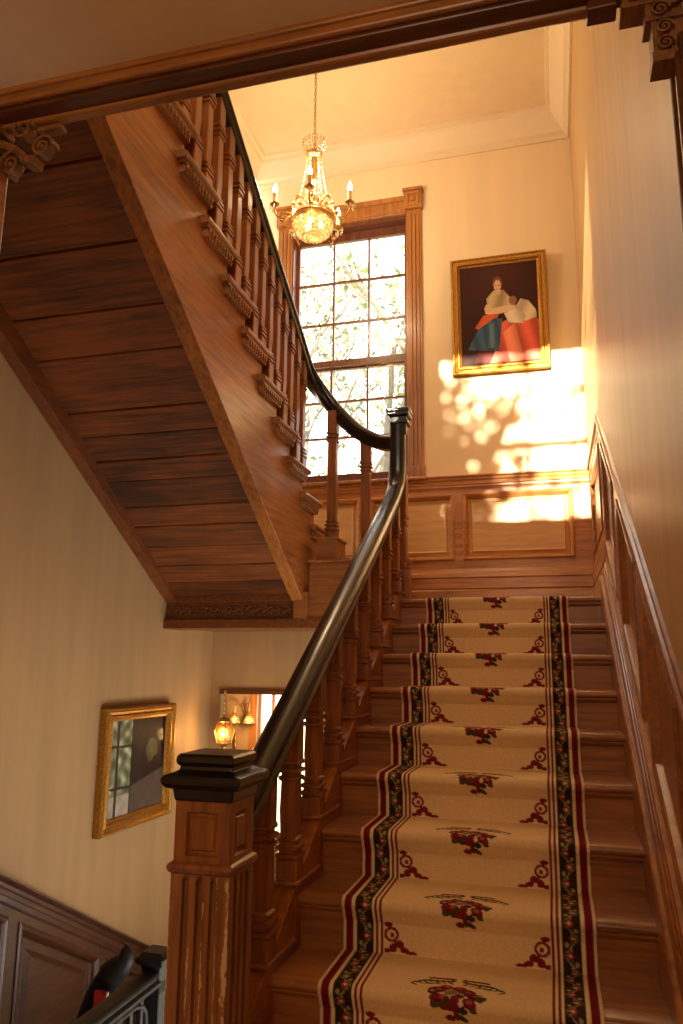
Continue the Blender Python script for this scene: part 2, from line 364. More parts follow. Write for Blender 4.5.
# ------------------------------------------------------------------ cornice
cp = [(0, 0), (0, -.22), (.02, -.225), (.025, -.19), (.06, -.175), (.075, -.14), (.12, -.085), (.15, -.06), (.16, -.03), (.19, -.025), (.195, 0)]
c = MB()
inn = [(XL, -3.2), (XL, YB), (.05, YB), (.05, -3.2)]
rows = []
for d, h in cp:
    rows.append([(XL + d, -4.6, ZC + h), (XL + d, YB - d, ZC + h), (.03 - d, YB - d, ZC + h), (.03 - d, -4.6, ZC + h)])
vs = [p for r in rows for p in r]; fs = []
for i in range(len(rows)):
    for j in range(3): fs.append((i*4 + j, i*4 + j + 1, ((i+1) % len(rows))*4 + j + 1, ((i+1) % len(rows))*4 + j))
fs += [tuple(i*4 for i in range(len(rows))), tuple(i*4 + 3 for i in range(len(rows)))[::-1]]
c.add(vs, fs); struct('trim_1', c, 'cornice', 'moulded plaster cornice round the high ceiling', smooth=30)

# ------------------------------------------------------------------ window 1
win = tag(thing('window_1', 'tall sash window with eighteen panes behind the landing', None, (-1.96, YB, WZ0)), kind='structure')
cz = MB()
CW = .14
for x0, x1 in ((WX0-CW+.02, WX0+.02), (WX1-.02, WX1+CW-.02)):
    cz.box(x0, x1, YB-.025, YB+.002, WZ0-.02, WZ1+.19)
    for q in (.03, .065, .10):
        cz.box(x0+q, x0+q+.022, YB-.038, YB-.024, WZ0+.10, WZ1-.02)
cz.box(WX0+.02, WX1-.02, YB-.03, YB+.002, WZ1-.0, WZ1+.175).box(WX0+.02, WX1-.02, YB-.045, YB-.029, WZ1+.125, WZ1+.175).box(WX0+.02, WX1-.02, YB-.040, YB-.029, WZ1+.02, WZ1+.045)
for x in (WX0-CW/2+.02, WX1+CW/2-.02):
    h = CW/2+.012
    cz.box(x-h, x+h, YB-.06, YB+.002, WZ1+.03, WZ1+.205)
    cz.box(x-h-.012, x+h+.012, YB-.075, YB+.002, WZ1+.205, WZ1+.232)
    cz.rings([(x-h+.02, YB-.06, WZ1+.05), (x+h-.02, YB-.06, WZ1+.05), (x+h-.02, YB-.06, WZ1+.19), (x-h+.02, YB-.06, WZ1+.19)], (0, -1, 0), [(0, 0), (.008, .012), (.02, .012), (.026, 0)])
    cz.ball((x, YB-.062, WZ1+.12), (.028, .018, .028))
    cz.box(x-h, x+h, YB-.055, YB+.002, WZ0-.02, WZ0+.09)
    for q in range(5): cz.box(x-h+.015+q*.034, x-h+.03+q*.034, YB-.062, YB-.05, WZ0, WZ0+.08)
build('casing', cz, 'casing', win, bev=.003)
jb = MB().box(WX0, WX0+.03, YB, YB+.16, WZ0, WZ1).box(WX1-.03, WX1, YB, YB+.16, WZ0, WZ1).box(WX0, WX1, YB, YB+.16, WZ1-.03, WZ1).box(WX0, WX1, YB, YB+.16, WZ0, WZ0+.03)
build('jamb', jb, 'sash', win)
sl = MB().box(WX0-CW-.02, WX1+CW+.02, YB-.10, YB+.01, WZ0-.045, WZ0-.018).box(WX0-CW+.01, WX1+CW-.01, YB-.07, YB+.01, WZ0-.07, WZ0-.045)
build('sill', sl, 'casing', win, bev=.006)
def sash(z0, z1, y0, y1, cols, rws, x0, x1, parent, m='sash', st=.042, mun=.018, bot=.05, top=.045, mu_name='sash'):
    f = MB().box(x0, x0+st, y0, y1, z0, z1).box(x1-st, x1, y0, y1, z0, z1).box(x0+st, x1-st, y0, y1, z0, z0+bot).box(x0+st, x1-st, y0, y1, z1-top, z1)
    ym = (y0 + y1)/2
    for i in range(1, cols):
        x = x0+st + (x1-x0-2*st)*i/cols; f.box(x-mun/2, x+mun/2, y0+.006, y1-.006, z0+bot, z1-top)
    for i in range(1, rws):
        z = z0+bot + (z1-z0-bot-top)*i/rws; f.box(x0+st, x1-st, y0+.007, y1-.007, z-mun/2, z+mun/2)
    s = build('sash', f, m, parent)
    g = MB().box(x0+st-.005, x1-st+.005, ym-.002, ym+.002, z0+bot-.005, z1-top+.005)
    build('pane', g, 'glass', s); return s
sash(2.255, 3.63, YB+.105, YB+.145, 3, 3, WX0+.03, WX1-.03, win, st=.030, top=.085)
sash(1.19, 2.33, YB+.055, YB+.095, 3, 3, WX0+.03, WX1-.03, win, st=.030, bot=.06, top=.06)
# upper hall window the sun comes through
w2 = tag(thing('window_2', 'upper hall window that lets the sun in', None, (-1.3, -4.7, UW[2])), kind='structure')
sash(UW[2], (UW[2]+UW[3])/2+.02, -4.70, -4.67, 4, 2, UW[0], UW[1], w2, 'sash')
sash((UW[2]+UW[3])/2-.02, UW[3], -4.74, -4.71, 4, 2, UW[0], UW[1], w2, 'sash')
# far window seen through the hall doorway
w3 = tag(thing('window_3', 'bright window glimpsed through the hall doorway', None, (-2.34, 2.95, -2.1)), kind='structure')
sash(-2.1, -.60, 2.93, 2.97, 4, 2, -3.29, -2.72, w3, 'casing', st=.02, mun=.03)
build('casing', MB().box(-3.365, -3.285, 2.86, 2.9, -2.15, -.60).box(-2.72, -2.64, 2.86, 2.9, -2.15, -.60).box(-3.365, -2.64, 2.86, 2.9, -.62, -.54), 'casing', w3, bev=.004)
d1 = tag(build('door_1', MB().box(DX1, DX1+.07, YD-.03, YD+.13, HF, DZ).box(DX0, DX1+.07, YD-.03, YD+.13, DZ, DZ+.035), 'beam', bev=.004),
         'dark wood casing of the doorway in the lower hall', None, None, 'structure')

# ------------------------------------------------------------------ wainscot on the window wall and right wall
def panel(mb_frame, mb_field, quad, n, depth=.022, fieldinset=.055):
    mb_frame.rings(quad, n, [(-.012, 0), (-.012, .010), (-.004, .016), (.006, .014), (.014, .002), (.022, -depth + .004), (.022, -depth)])
    mb_field.rings(quad, n, [(.020, -depth + .0), (.035, -depth), (fieldinset, -depth + .014), (fieldinset + .004, -depth + .010)], fill=True)
WZT = 1.15
wn = tag(thing('trim_2', 'oak wainscot below the window and the portrait', None, (-1.5, YB, 0)), kind='structure')
fr, fl = MB(), MB()
ys, yb = YB-.045, YB-.004
Px = [(-2.62, -1.86), (-1.76, -1.06), (-.965, -.115)]
z0p, z1p = .455, .985
xs = [XL]; 
for a, b in Px: xs += [a, b]
xs += [.03]
for i in range(0, len(xs), 2): fr.box(xs[i], xs[i+1], ys, yb, .3, WZT-.02)
for a, b in Px: fr.box(a, b, ys, yb, .3, z0p).box(a, b, ys, yb, z1p, WZT-.02)
mo = MB()
for a, b in Px:
    q = [(a, ys, z0p), (b, ys, z0p), (b, ys, z1p), (a, ys, z1p)]
    mo.rings(q, (0, -1, 0), [(-.014, -.001), (-.014, .012), (-.004, .018), (.008, .014), (.018, .002), (.026, -.018), (.030, -.036)])
    fl.rings(q, (0, -1, 0), [(.026, -.036), (.045, -.030), (.060, -.014), (.068, -.018)], fill=True)
build('frame', fr, 'panelx', wn, bev=.002); build('moulding', mo, 'panelx', wn); build('field', fl, 'panelf', wn)
cap = MB()
capp = [(0, 0), (-.035, 0), (-.038, -.010), (-.024, -.022), (-.022, -.035), (-.012, -.050), (-.008, -.075), (0, -.078)]
cap.prism([(ys + a, WZT + b) for a, b in capp], 0, XL, .03)
cap.prism([(ys + .0 + a*.5, WZT - .095 + b*.3) for a, b in capp], 0, XL, .03)
build('chair_rail', cap, 'panelx', wn, bev=.002)
bb = MB().prism([(yb, 0), (ys-.022, 0), (ys-.022, .19), (ys-.012, .205), (ys-.022, .21), (ys-.022, .29), (ys-.030, .30), (ys-.026, .325), (ys-.010, .345), (ys-.004, .37), (yb, .37)], 0, XL, .03)
tag(build('baseboard_back', bb, 'panelx', bev=.001), 'tall moulded baseboard behind the landing', None, None, 'structure')

# right wall, landing portion + sloping portion
wr = tag(thing('trim_3', 'oak wainscot that slopes down the right wall', None, (.03, -.5, 0)), kind='structure')
XW = 0.034; XK = .002
YE = -3.2
fr, mo, fl, cp_, sk = MB(), MB(), MB(), MB(), MB()
YK = .12
def yz(pts, x0, x1, mb): mb.prism(pts, 0, x0, x1)
# landing panel
LP = (.22, 1.30)
for a, b in ((YK, LP[0]), (LP[1], YB-.045)): fr.box(XW, .079, a, b, .30, WZT-.02)
fr.box(XW, .079, LP[0], LP[1], .30, z0p).box(XW, .05, LP[0], LP[1], z1p, WZT-.02)
q = [(XW, LP[1], z0p), (XW, LP[0], z0p), (XW, LP[0], z1p), (XW, LP[1], z1p)]
mprof = [(-.014, -.001), (-.014, .008), (-.004, .012), (.008, .010), (.018, .002), (.026, -.018), (.030, -.034)]
mo.rings(q, (-1, 0, 0), mprof); fl.rings(q, (-1, 0, 0), [(.026, -.034), (.045, -.030), (.060, -.016), (.068, -.020)], fill=True)
# slope panels
lo_, hi_ = .33, .93
SP = [(-.62, -.02), (-1.48, -.88), (-2.34, -1.74), (-3.1, -2.6)]
ed = [YK]
for a, b in SP: ed += [b, a]
ed += [YE]
for i in range(0, len(ed), 2):
    a, b = ed[i], ed[i+1]; yz([(a, nose(a)+.02), (b, nose(b)+.02), (b, nose(b)+1.06), (a, nose(a)+1.06)], XW, .079, fr)
for a, b in SP:
    yz([(a, nose(a)+.02), (b, nose(b)+.02), (b, nose(b)+lo_), (a, nose(a)+lo_)], XW, .079, fr)
    yz([(a, nose(a)+hi_), (b, nose(b)+hi_), (b, nose(b)+1.06), (a, nose(a)+1.06)], XW, .079, fr)
    q = [(XW, b, nose(b)+lo_), (XW, a, nose(a)+lo_), (XW, a, nose(a)+hi_), (XW, b, nose(b)+hi_)]
    mo.rings(q, (-1, 0, 0), mprof); fl.rings(q, (-1, 0, 0), [(.026, -.034), (.045, -.030), (.060, -.016), (.068, -.020)], fill=True)
build('frame', fr, 'stringer', wr, bev=.002); build('moulding', mo, 'slope', wr); build('field', fl, 'riser', wr)
rp = [(.03, .0), (-.018, .0), (-.024, -.010), (-.024, -.022), (-.014, -.032), (-.012, -.050), (-.004, -.062), (-.003, -.095), (.002, -.10), (.03, -.10)]
z_k = WZT + .02
pathL = [(XW + .0, YB - .045, WZT), (XW, YK + .03, WZT), (XW, YK - .03, WZT - .02)]
# side vector for a path running towards -Y is world +X
cp_.sweep([(a, b) for a, b in rp], [(XW, YB-.045, WZT), (XW, YK, WZT-.015), (XW, YE, WZT -.015 - SL*(YK-YE))], side=(1, 0, 0))
cp_.v = [(x, y, z) for x, y, z in cp_.v]
build('chair_rail', cp_, 'slope', wr, bev=.002)
# skirt board with stepped mouldings above the treads
sp = [(-.022, -.45), (-.022, .115), (-.016, .125), (-.004, .127), (-.002, .145), (.004, .165), (.010, .170), (.010, .20), (.016, .205), (.016, .235), (.034, .24), (.034, -.45)]
vs = []
for y in (0.0, YE):
    vs += [(XK + a, y, nose(y) + b) for a, b in sp]
n = len(sp); sk.add(vs, [(j, (j+1) % n, n + (j+1) % n, n + j) for j in range(n)] + [tuple(range(n)), tuple(range(2*n-1, n-1, -1))])
skirt = build('skirting', sk, 'slope', wr, bev=.0015)
bb = MB().prism([(.07, 0), (XW-.022, 0), (XW-.022, .19), (XW-.014, .205), (XW-.022, .21), (XW-.022, .29), (XW-.028, .30), (XW-.024, .325), (XW-.010, .345), (XW-.004, .37), (.07, .37)], 1, 0.0, YB-.045)
tag(build('baseboard_right', bb, 'panelx', bev=.001), 'moulded baseboard on the right of the landing', None, None, 'structure')

# left wall dark wainscot sloping down
SLL = -.52
def lw(y): return -1.41 + SLL * (y + 1.40)
wl = tag(thing('trim_4', 'dark wooden wainscot sloping down along the left wall', None, (XL, -.5, -2)), kind='structure')
fr, mo, fl, cp_ = MB(), MB(), MB(), MB()
XW2 = XL + .03
def yy(pts, x0, x1, mb): mb.prism(pts, 0, x0, x1)
LPN = [(-3.3, -2.45), (-2.33, -1.30), (-1.18, -.45), (-.33, .5)]
ed = [-3.5]
for a, b in LPN: ed += [a, b]
ed += [YD]
for i in range(0, len(ed), 2):
    a, b = ed[i], ed[i+1]; yy([(a, HF), (b, HF), (b, lw(b)-.02), (a, lw(a)-.02)], XL, XW2, fr)
for a, b in LPN:
    yy([(a, lw(a)-.19), (b, lw(b)-.19), (b, lw(b)-.02), (a, lw(a)-.02)], XL, XW2, fr)
    zb = lambda y: max(HF, lw(y) - 1.0)
    yy([(a, HF), (b, HF), (b, min(zb(b), lw(b)-.2) + .02), (a, zb(a) + .02)], XL, XW2, fr)
    q = [(XW2, a, zb(a)+.02), (XW2, b, zb(b)+.02), (XW2, b, lw(b)-.19), (XW2, a, lw(a)-.19)]
    mo.rings(q, (1, 0, 0), [(-.016, -.001), (-.016, .008), (-.004, .014), (.010, .010), (.022, .0), (.030, -.016), (.036, -.022)])
    fl.rings(q, (1, 0, 0), [(.03, -.022), (.075, -.022), (.10, -.004), (.11, -.006)], fill=True)
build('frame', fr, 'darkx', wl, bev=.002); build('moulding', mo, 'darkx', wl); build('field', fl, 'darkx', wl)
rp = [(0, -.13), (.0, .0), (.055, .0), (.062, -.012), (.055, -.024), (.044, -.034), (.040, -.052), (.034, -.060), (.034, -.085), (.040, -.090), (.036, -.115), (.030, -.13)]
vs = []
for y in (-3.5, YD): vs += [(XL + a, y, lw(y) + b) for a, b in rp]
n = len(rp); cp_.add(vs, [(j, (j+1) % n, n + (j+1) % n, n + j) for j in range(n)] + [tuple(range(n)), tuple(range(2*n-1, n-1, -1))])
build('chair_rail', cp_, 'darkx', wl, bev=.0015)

# ------------------------------------------------------------------ header beam, jamb and carved capitals
hb = thing('header_beam', 'dark oak beam spanning the opening overhead', 'beam', (-1.4, -3.27, 1.04))
build('beam', MB().box(XL, .03, -3.275, -3.203, 1.045, 1.13), 'beam', hb, bev=.004)
build('soffit_bead', MB().box(XL, -.105, -3.232, -3.198, 1.034, 1.05), 'beamlite', hb, bev=.008)
build('face_trim', MB().box(XL, .03, -3.292, -3.274, 1.056, 1.10).box(XL, .03, -3.300, -3.274, 1.080, 1.10), 'beamlite', hb, bev=.006)
build('end_block', MB().box(-.165, -.10, -3.245, -3.193, 1.020, 1.045), 'beam', hb, bev=.004)
def volute(mb, c, r, ax, w, turns=1.6):
    """spiral scroll in the plane normal to ax ('x' or 'y'), thickness w along ax"""
    pts = []
    for i in range(40):
        t = i / 39; a = t * turns * 2 * math.pi; rr = r * (1 - .78 * t)
        u, v_ = rr * math.cos(a), rr * math.sin(a)
        pts.append((c[0], c[1] + u, c[2] + v_) if ax == 'x' else (c[0] + u, c[1], c[2] + v_))
    prof = [(-w/2, -r*.11), (w/2, -r*.11), (w/2, r*.11), (-w/2, r*.11)]
    mb.sweep(prof, pts, side=(1, 0, 0) if ax == 'x' else (0, 1, 0))
    e = (w*.52, r*.3, r*.3) if ax == 'x' else (r*.3, w*.52, r*.3)
    mb.ball(c, e)
cl = thing('column', 'oak pillar at the left edge with a capital of carved scrolls', 'column', (-1.80, -3.27, ZF))
build('shaft', MB().box(-1.89, -1.712, -3.33, -3.195, HF, .93), 'stringer', cl, bev=.006)
cc = MB().box(-1.87, -1.745, -3.33, -3.22, .90, 1.02).box(-1.90, -1.72, -3.30, -3.18, 1.02, 1.045)
for x, y, z, r in ((-1.655, -3.215, 1.022, .036), (-1.600, -3.20, .968, .034), (-1.695, -3.205, .928, .040), (-1.735, -3.215, 1.06, .034)):
    volute(cc, (x, y, z), r, 'y', .035)
cc.box(-1.62, -1.545, -3.215, -3.185, 1.016, 1.030)
cc.sweep([(-.022, -.012), (.022, -.012), (.022, .012), (-.022, .012)], [(-1.80, -3.20, 1.04), (-1.74, -3.20, 1.00), (-1.69, -3.195, .975), (-1.645, -3.195, .935), (-1.62, -3.195, .93)], side=(0, 1, 0))
cc.sweep([(-.020, -.006), (.020, -.006), (.020, .006), (-.020, .006)], [(-1.78, -3.20, .985), (-1.735, -3.195, .955), (-1.70, -3.195, .90)], side=(0, 1, 0))
build('capital', cc, 'carved', cl, bev=.002)
cr = thing('pilaster', 'dark oak jamb at the right edge under stacked carved blocks', 'pilaster', (.03, -3.25, ZF))
build('shaft', MB().box(.012, .029, -3.27, -3.18, ZF, .90).box(.002, .029, -3.265, -3.245, ZF, .86).box(.002, .029, -3.205, -3.185, ZF, .88), 'beam', cr, bev=.006)
ck = MB()
for x0, z0, z1, yo in ((-.092, .995, 1.045, 0), (-.046, .950, 1.0, .0), (-.036, .848, .955, .0)):
    ck.box(x0 + .010, .028, -3.25, -3.205, z0 + .006, z1)
    ck.box(x0, x0 + .012, -3.255, -3.20, z0, z1 + .004)
    ck.box(x0 - .003, .029, -3.259, -3.197, z0 - .002, z0 + .009)
for x, z, r in ((-.065, 1.022, .018), (-.022, 1.012, .022), (-.018, .968, .020), (-.012, .922, .018), (-.012, .882, .018), (.012, .99, .02)):
    volute(ck, (x, -3.256, z), r, 'y', .022)
ck.box(-.040, .03, -3.262, -3.20, .842, .866)
build('capital', ck, 'carved', cr, bev=.002)

# ------------------------------------------------------------------ lower staircase
st = thing('staircase', 'wide oak staircase rising to the landing under the patterned runner', 'staircase', (-.6, -2.8, ZF))
XT0, XT1 = -1.235, .0
def tread_profile(yf, z, yback):
    pts = [(yback, z - .034), (yback, z)]
    for i in range(7):
        a = math.pi/2 - math.pi*i/6
        pts.append((yf + .017 - .017*math.cos(a) if False else yf + .017 - .017*math.cos(math.pi/2 - a), z - .017 + .017*math.sin(a)))
    return pts
for k in range(0, 11):
    z = -RISE*k; yf = -RUN*k
    yb_ = yf + RUN + .03 if k else .10
    pts = [(yb_, z - .034), (yb_, z)] + [(yf + .017 - .017*math.sin(math.pi*i/8), z - .017 + .017*math.cos(math.pi*i/8)) for i in range(9)]
    t = MB().prism(pts, 0, XT0, XT1 - .01)
    build('tread', t, 'tread', st, smooth=35)
    r = MB().box(XT0, XT1 - .01, yf + .030, yf + .052, z - RISE, z - .034)
    r.prism([(yf + .030, z - .034), (yf + .012, z - .034), (yf + .012, z - .040), (yf + .020, z - .050), (yf + .030, z - .056)], 0, XT0, XT1 - .01)
    build('riser', r, 'riser', st)
# stepped curb carrying the balusters, with caps
CX0, CX1 = -1.325, -1.215
body = MB()
for k in range(0, 11):
    z = -RISE*k + .035; yf = -RUN*k - .045
    y1 = yf + RUN if k else .16
    body.box(CX0 + .008, CX1 - .008, yf + .012, y1 + .012, z - .30, z)
    build('stringer_cap', MB().box(CX0 - .006, CX1 + .004, yf, y1 - .002, z, z + .016), 'slope', st, bev=.005)
body.prism([(.24, -.15), (.24, .02), (-.05, .02), (-.05-RUN*10, .02-RISE*10), (-3.0, ZF), (-2.6, ZF), (-.2, -.40)], 0, CX0 + .012, CX1 - .010)
build('stringer', body, 'stringer', st, bev=.003)

# lower balusters
def bal_profile(base, total):
    b = base
    return [(0, .041), (b-.012, .041), (b-.006, .036), (b, .045), (b+.012, .045), (b+.016, .033), (b+.024, .033), (b+.028, .043), (b+.040, .043), (b+.044, .032), (b+.052, .032), (b+.056, .038), (b+.064, .038), (b+.070, .029),
            (b+.16, .033), (total-.235, .030), (total-.228, .039), (total-.218, .039), (total-.214, .030), (total-.206, .030), (total-.202, .042), (total-.190, .042), (total-.186, .031), (total-.178, .031), (total-.174, .039), (total-.164, .039), (total-.156, .035), (total, .035)]
RC = .645      # rail centre above nosing line
XR = -1.264
lr = thing('stair_railing', 'black topped railing of the lower flight between the two dark newels', 'railing', (XR, -1.3, -1.0))
BX = BASE[lr.name]
yb0 = -.045 + .055
hb0 = RC + nose(yb0) - (.051) - .040
b0 = None
for k in range(0, 9):
    y = yb0 - RUN*k; z = -RISE*k + .051
    if b0 is None:
        mb = MB().square(bal_profile(.075, hb0 + .012), (0, 0, 0))
        me_parent = None
        b0 = build('baluster', mb, 'post', None)
        b0.parent = lr; b0.location = V((XR, y, z)) - BX; BASE[b0.name] = BX
    else: copy_part(b0, V((XR, y, z)) - BX, lr)
# handrail with gooseneck
rprof = [(1.20*a_, 1.14*b_) for a_, b_ in [(-.046, .012), (-.044, .026), (-.034, .040), (-.016, .048), (.016, .048), (.034, .040), (.044, .026), (.046, .012), (.042, .004), (.033, -.002), (.032, -.012), (.041, -.018), (.038, -.032), (.028, -.042), (-.028, -.042), (-.038, -.032), (-.041, -.018), (-.032, -.012), (-.033, -.002), (-.042, .004)]]
path = [(XR, y, RC + nose(y)) for y in (-2.53, -2.2, -1.8, -1.4, -1.0, -.6, -.3, -.12)]
path += crom([(XR, -.10, RC+nose(-.10)), (XR, .00, RC + .015), (XR, .085, .735), (XR, .135, .83), (XR, .155, .95), (XR, .160, 1.10), (XR, .160, 1.20)], 6)[1:]
hr = build('handrail', MB().sweep(rprof, path, side=(1, 0, 0)), 'black', lr, smooth=40)
gx, gy = XR + .012, .165
tp = MB().square([(1.13, .050), (1.20, .052), (1.205, .066), (1.222, .066), (1.226, .056), (1.248, .056), (1.252, .066), (1.262, .074), (1.282, .074), (1.286, .080), (1.304, .080), (1.312, .070), (1.322, .030)], (gx, gy, 0), .06)
build('newel_cap', tp, 'black', lr)
np_ = MB().square([(0, .058), (.195, .058), (.20, .050), (.215, .050), (.22, .058), (.24, .058), (.245, .040), (.26, .040), (.265, .047), (.28, .047), (.285, .036), (.46, .038), (.50, .034), (.51, .045), (.53, .045), (.535, .036), (.55, .036), (.555, .048), (.575, .048), (.58, .042), (.86, .042)], (gx, gy+.02, 0), .08)
build('newel_post', np_, 'post', lr)
# big newel at the foot
NX, NY = -1.270, -2.612; H = .088
nw = MB()
nbot = ZF
nw_s = MB().box(NX-.07, NX+.07, NY-.07, NY+.07, nbot, -.985)
# fluted faces: strips between the flutes
for sx, sy in ((0, -1), (1, 0), (0, 1), (-1, 0)):
    def bx(u0, u1, z0, z1, d0=.066, d1=H):
        if sx == 0:
            y0, y1 = sorted((NY + sy*d0, NY + sy*d1)); nw_s.box(NX+u0, NX+u1, y0, y1, z0, z1)
        else:
            x0, x1 = sorted((NX + sx*d0, NX + sx*d1)); nw_s.box(x0, x1, NY+u0, NY+u1, z0, z1)
    e = H if sx == 0 else .0658
    cuts = [(-e, -.052), (-.031, -.011), (.011, .031), (.052, e)]
    for a, b in cuts: bx(a, b, nbot, -1.005)
    bx(-e, e, -1.005, -.985)
    for cxx in (-.0415, 0, .0415):   # rounded flute heads
        pts = [(cxx-.0115, -1.002), (cxx-.0115, -1.018)] + [(cxx + .0115*math.cos(math.pi - math.pi*i/6), -1.018 + .0115*math.sin(math.pi*i/6)) for i in range(1, 6)] + [(cxx+.0115, -1.018), (cxx+.0115, -1.002)]
        if sx == 0:
            y0, y1 = sorted((NY + sy*.066, NY + sy*H)); nw_s.prism([(NX+a, b) for a, b in pts], 1, y0, y1)
        else:
            x0, x1 = sorted((NX + sx*.066, NX + sx*H)); nw_s.prism([(NY+a, b) for a, b in pts], 0, x0, x1)
nwp = build('newel_post', nw_s, 'worn', None)
# re-centre the worn material on the post by moving mesh origin
nwp.data.transform(Matrix.Translation((-NX, -NY, 0))); nwp.parent = lr; nwp.location = V((NX, NY, 0)) - BX; BASE[nwp.name] = V((NX, NY, 0))
nwp['label'] = 'square fluted newel with chipped finish at the foot'
def sub(name, mb, m, parent, **k):
    o = build(name, mb, m, parent, **k); return o
blk = MB().box(NX-H+.016, NX+H-.016, NY-H+.016, NY+H-.016, -.985, -.80)
for ang in range(4):
    ca, sa = round(math.cos(ang*math.pi/2)), round(math.sin(ang*math.pi/2))
    nrm = V((sa, -ca, 0)); rt = V((ca, sa, 0)); c0 = V((NX, NY, 0)) + nrm*(H-.016)
    def corner(u, z): p = c0 + rt*u; return (p.x, p.y, z)
    W_ = H-.004
    blk.rings([corner(-W_, -.985), corner(W_, -.985), corner(W_, -.80), corner(-W_, -.80)], nrm, [(.012, .001), (0, .013), (.034, .013), (.040, .002), (.046, .002), (.052, .009)], fill=True)
sub('newel_block', blk, 'post', nwp)
sub('newel_moulding', MB().square([(-.998, .088), (-.992, .096), (-.980, .100), (-.972, .096), (-.966, .088)], (NX, NY, 0), .03), 'slope', nwp)
capm = MB().square([(-.806, .086), (-.800, .090), (-.775, .094), (-.768, .112), (-.757, .120), (-.745, .122), (-.735, .116), (-.728, .094), (-.722, .082), (-.712, .080), (-.708, .086), (-.700, .090), (-.686, .089), (-.678, .082)], (NX, NY, 0), .03)
sub('newel_cap', capm, 'black', nwp, bev=.002)

# ------------------------------------------------------------------ landing edge: fascia, carved beam
XS = -1.925; YW = .20
ld = thing('landing_edge', 'oak landing edge with a carved frieze below the upper flight', 'landing edge', (-2.2, YW, -.15))
build('fascia', MB().box(-1.895, CX0+.01, YW, YW+.04, -.15, .275), 'riser', ld, bev=.002)
build('fascia_cap', MB().prism([(YW+.20, .275), (YW-.018, .275), (YW-.026, .283), (YW-.026, .292), (YW-.018, .300), (YW+.20, .300)], 0, -1.90, CX1), 'slope', ld, bev=.002)
build('frieze_beam', MB().box(XL, -1.90, YW+.01, YW+.05, -.15, .10).box(XL, CX0, YW-.022, YW+.24, -.168, -.105).box(XL, -1.93, YW-.012, YW+.04, -.108, -.098).box(XL, -1.93, YW-.006, YW+.04, .020, .10), 'soffdark', ld, bev=.003)
cv = MB()
i = 0; x = XL + .10
while x < -2.04:
    s = 1 if i % 2 else -1
    zc = -.042
    pts = [(x + .030*math.cos(a)*(1 - .12*a), YW+.004, zc + s*.030*math.sin(a)*(1 - .12*a)) for a in [q*.45 for q in range(13)]]
    cv.tube(pts, [.007]*12 + [.004], 6)
    cv.ball((x + .004, YW+.004, zc), (.010, .008, .010), 6, 5)
    for q in (-1, 0, 1): cv.ball((x + .038, YW+.006, zc + q*.028), (.012, .007, .009), 6, 5)
    cv.ball((x + .058, YW+.006, zc + s*.018), (.016, .008, .008), 6, 5); cv.ball((x + .058, YW+.006, zc - s*.016), (.009, .008, .014), 6, 5)
    x += .078; i += 1
build('carving', cv, 'soffdark', ld, smooth=60)
build('end_block', MB().box(-1.995, -1.895, YW-.035, YW+.03, -.105, .075), 'riser', ld, bev=.004)
build('pedestal', MB().box(-1.845, -1.705, YW+.0, YW+.24, .300, .435).box(-1.855, -1.695, YW-.01, YW+.25, .435, .452), 'riser', ld, bev=.003)

# ------------------------------------------------------------------ upper staircase
us = thing('staircase', 'upper oak flight climbing overhead, seen from its planked underside', 'staircase', (-2.4, -1.0, .2))
def yfk(k): return .41 - .275*(k - 4)
KT = 13
for k in range(1, KT + 1):
    z = RISE*k + UZ; yf = yfk(k)
    pts = [(yf - .305, z - .034), (yf - .305, z)] + [(yf - .017 + .017*math.sin(math.pi*i/6), z - .017 + .017*math.cos(math.pi*i/6)) for i in range(7)]
    build('tread', MB().prism(pts, 0, XL+.004, XS - .01), 'tread', us, smooth=35)
    build('riser', MB().box(XL+.004, XS - .01, yf - .05, yf - .03, z - RISE, z - .034), 'riser', us)
# outer stringer, stepped at the top
def sof(y): return .12 - .64*y
top = []
for k in range(2, KT + 1):
    yf = yfk(k) - .03
    top += [(yf, RISE*(k-1) - .02 + UZ), (yf, RISE*k - .02 + UZ)]
top.append((yfk(KT) - .6, RISE*KT - .02))
bot = [(yfk(KT) - .6, sof(yfk(KT) - .6)), (.10, sof(.10)), (.20, .0), (.60, -.14), (yfk(2)-.03, -.14)]
sg = MB().prism(top + bot, 0, XS - .085, XS)
build('stringer', sg, 'stringer', us, bev=.003)
# wall string at the left
sg2 = MB().prism([(.19, .02), (.19, .30), (-2.9, .12 + .64*2.9 + .15), (-2.9, .10 + .60*2.9)], 0, XL + .003, XL + .085)
build('wall_string', sg2, 'soffdark', us, bev=.003)
# planked soffit (boards laid across the flight)
pl = MB(); y = .17
ws = [.13, .15, .16, .17, .15, .19, .14, .16, .15, .30, .21, .27, .31, .28, .3, .3, .3]
for w in ws:
    a, b = y, y - w + .010
    o = .050 + random.uniform(-.003, .003)
    pl.prism([(a, sof(a)+o), (b, sof(b)+o), (b, sof(b)+o+.03), (a, sof(a)+o+.03)], 0, XL + .07, XS - .07)
    y -= w
    if y < -3.1: break
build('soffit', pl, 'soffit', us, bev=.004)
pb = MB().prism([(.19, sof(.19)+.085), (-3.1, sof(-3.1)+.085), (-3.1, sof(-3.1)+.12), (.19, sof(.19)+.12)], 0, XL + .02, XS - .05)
build('soffit_backing', pb, 'beam', us)
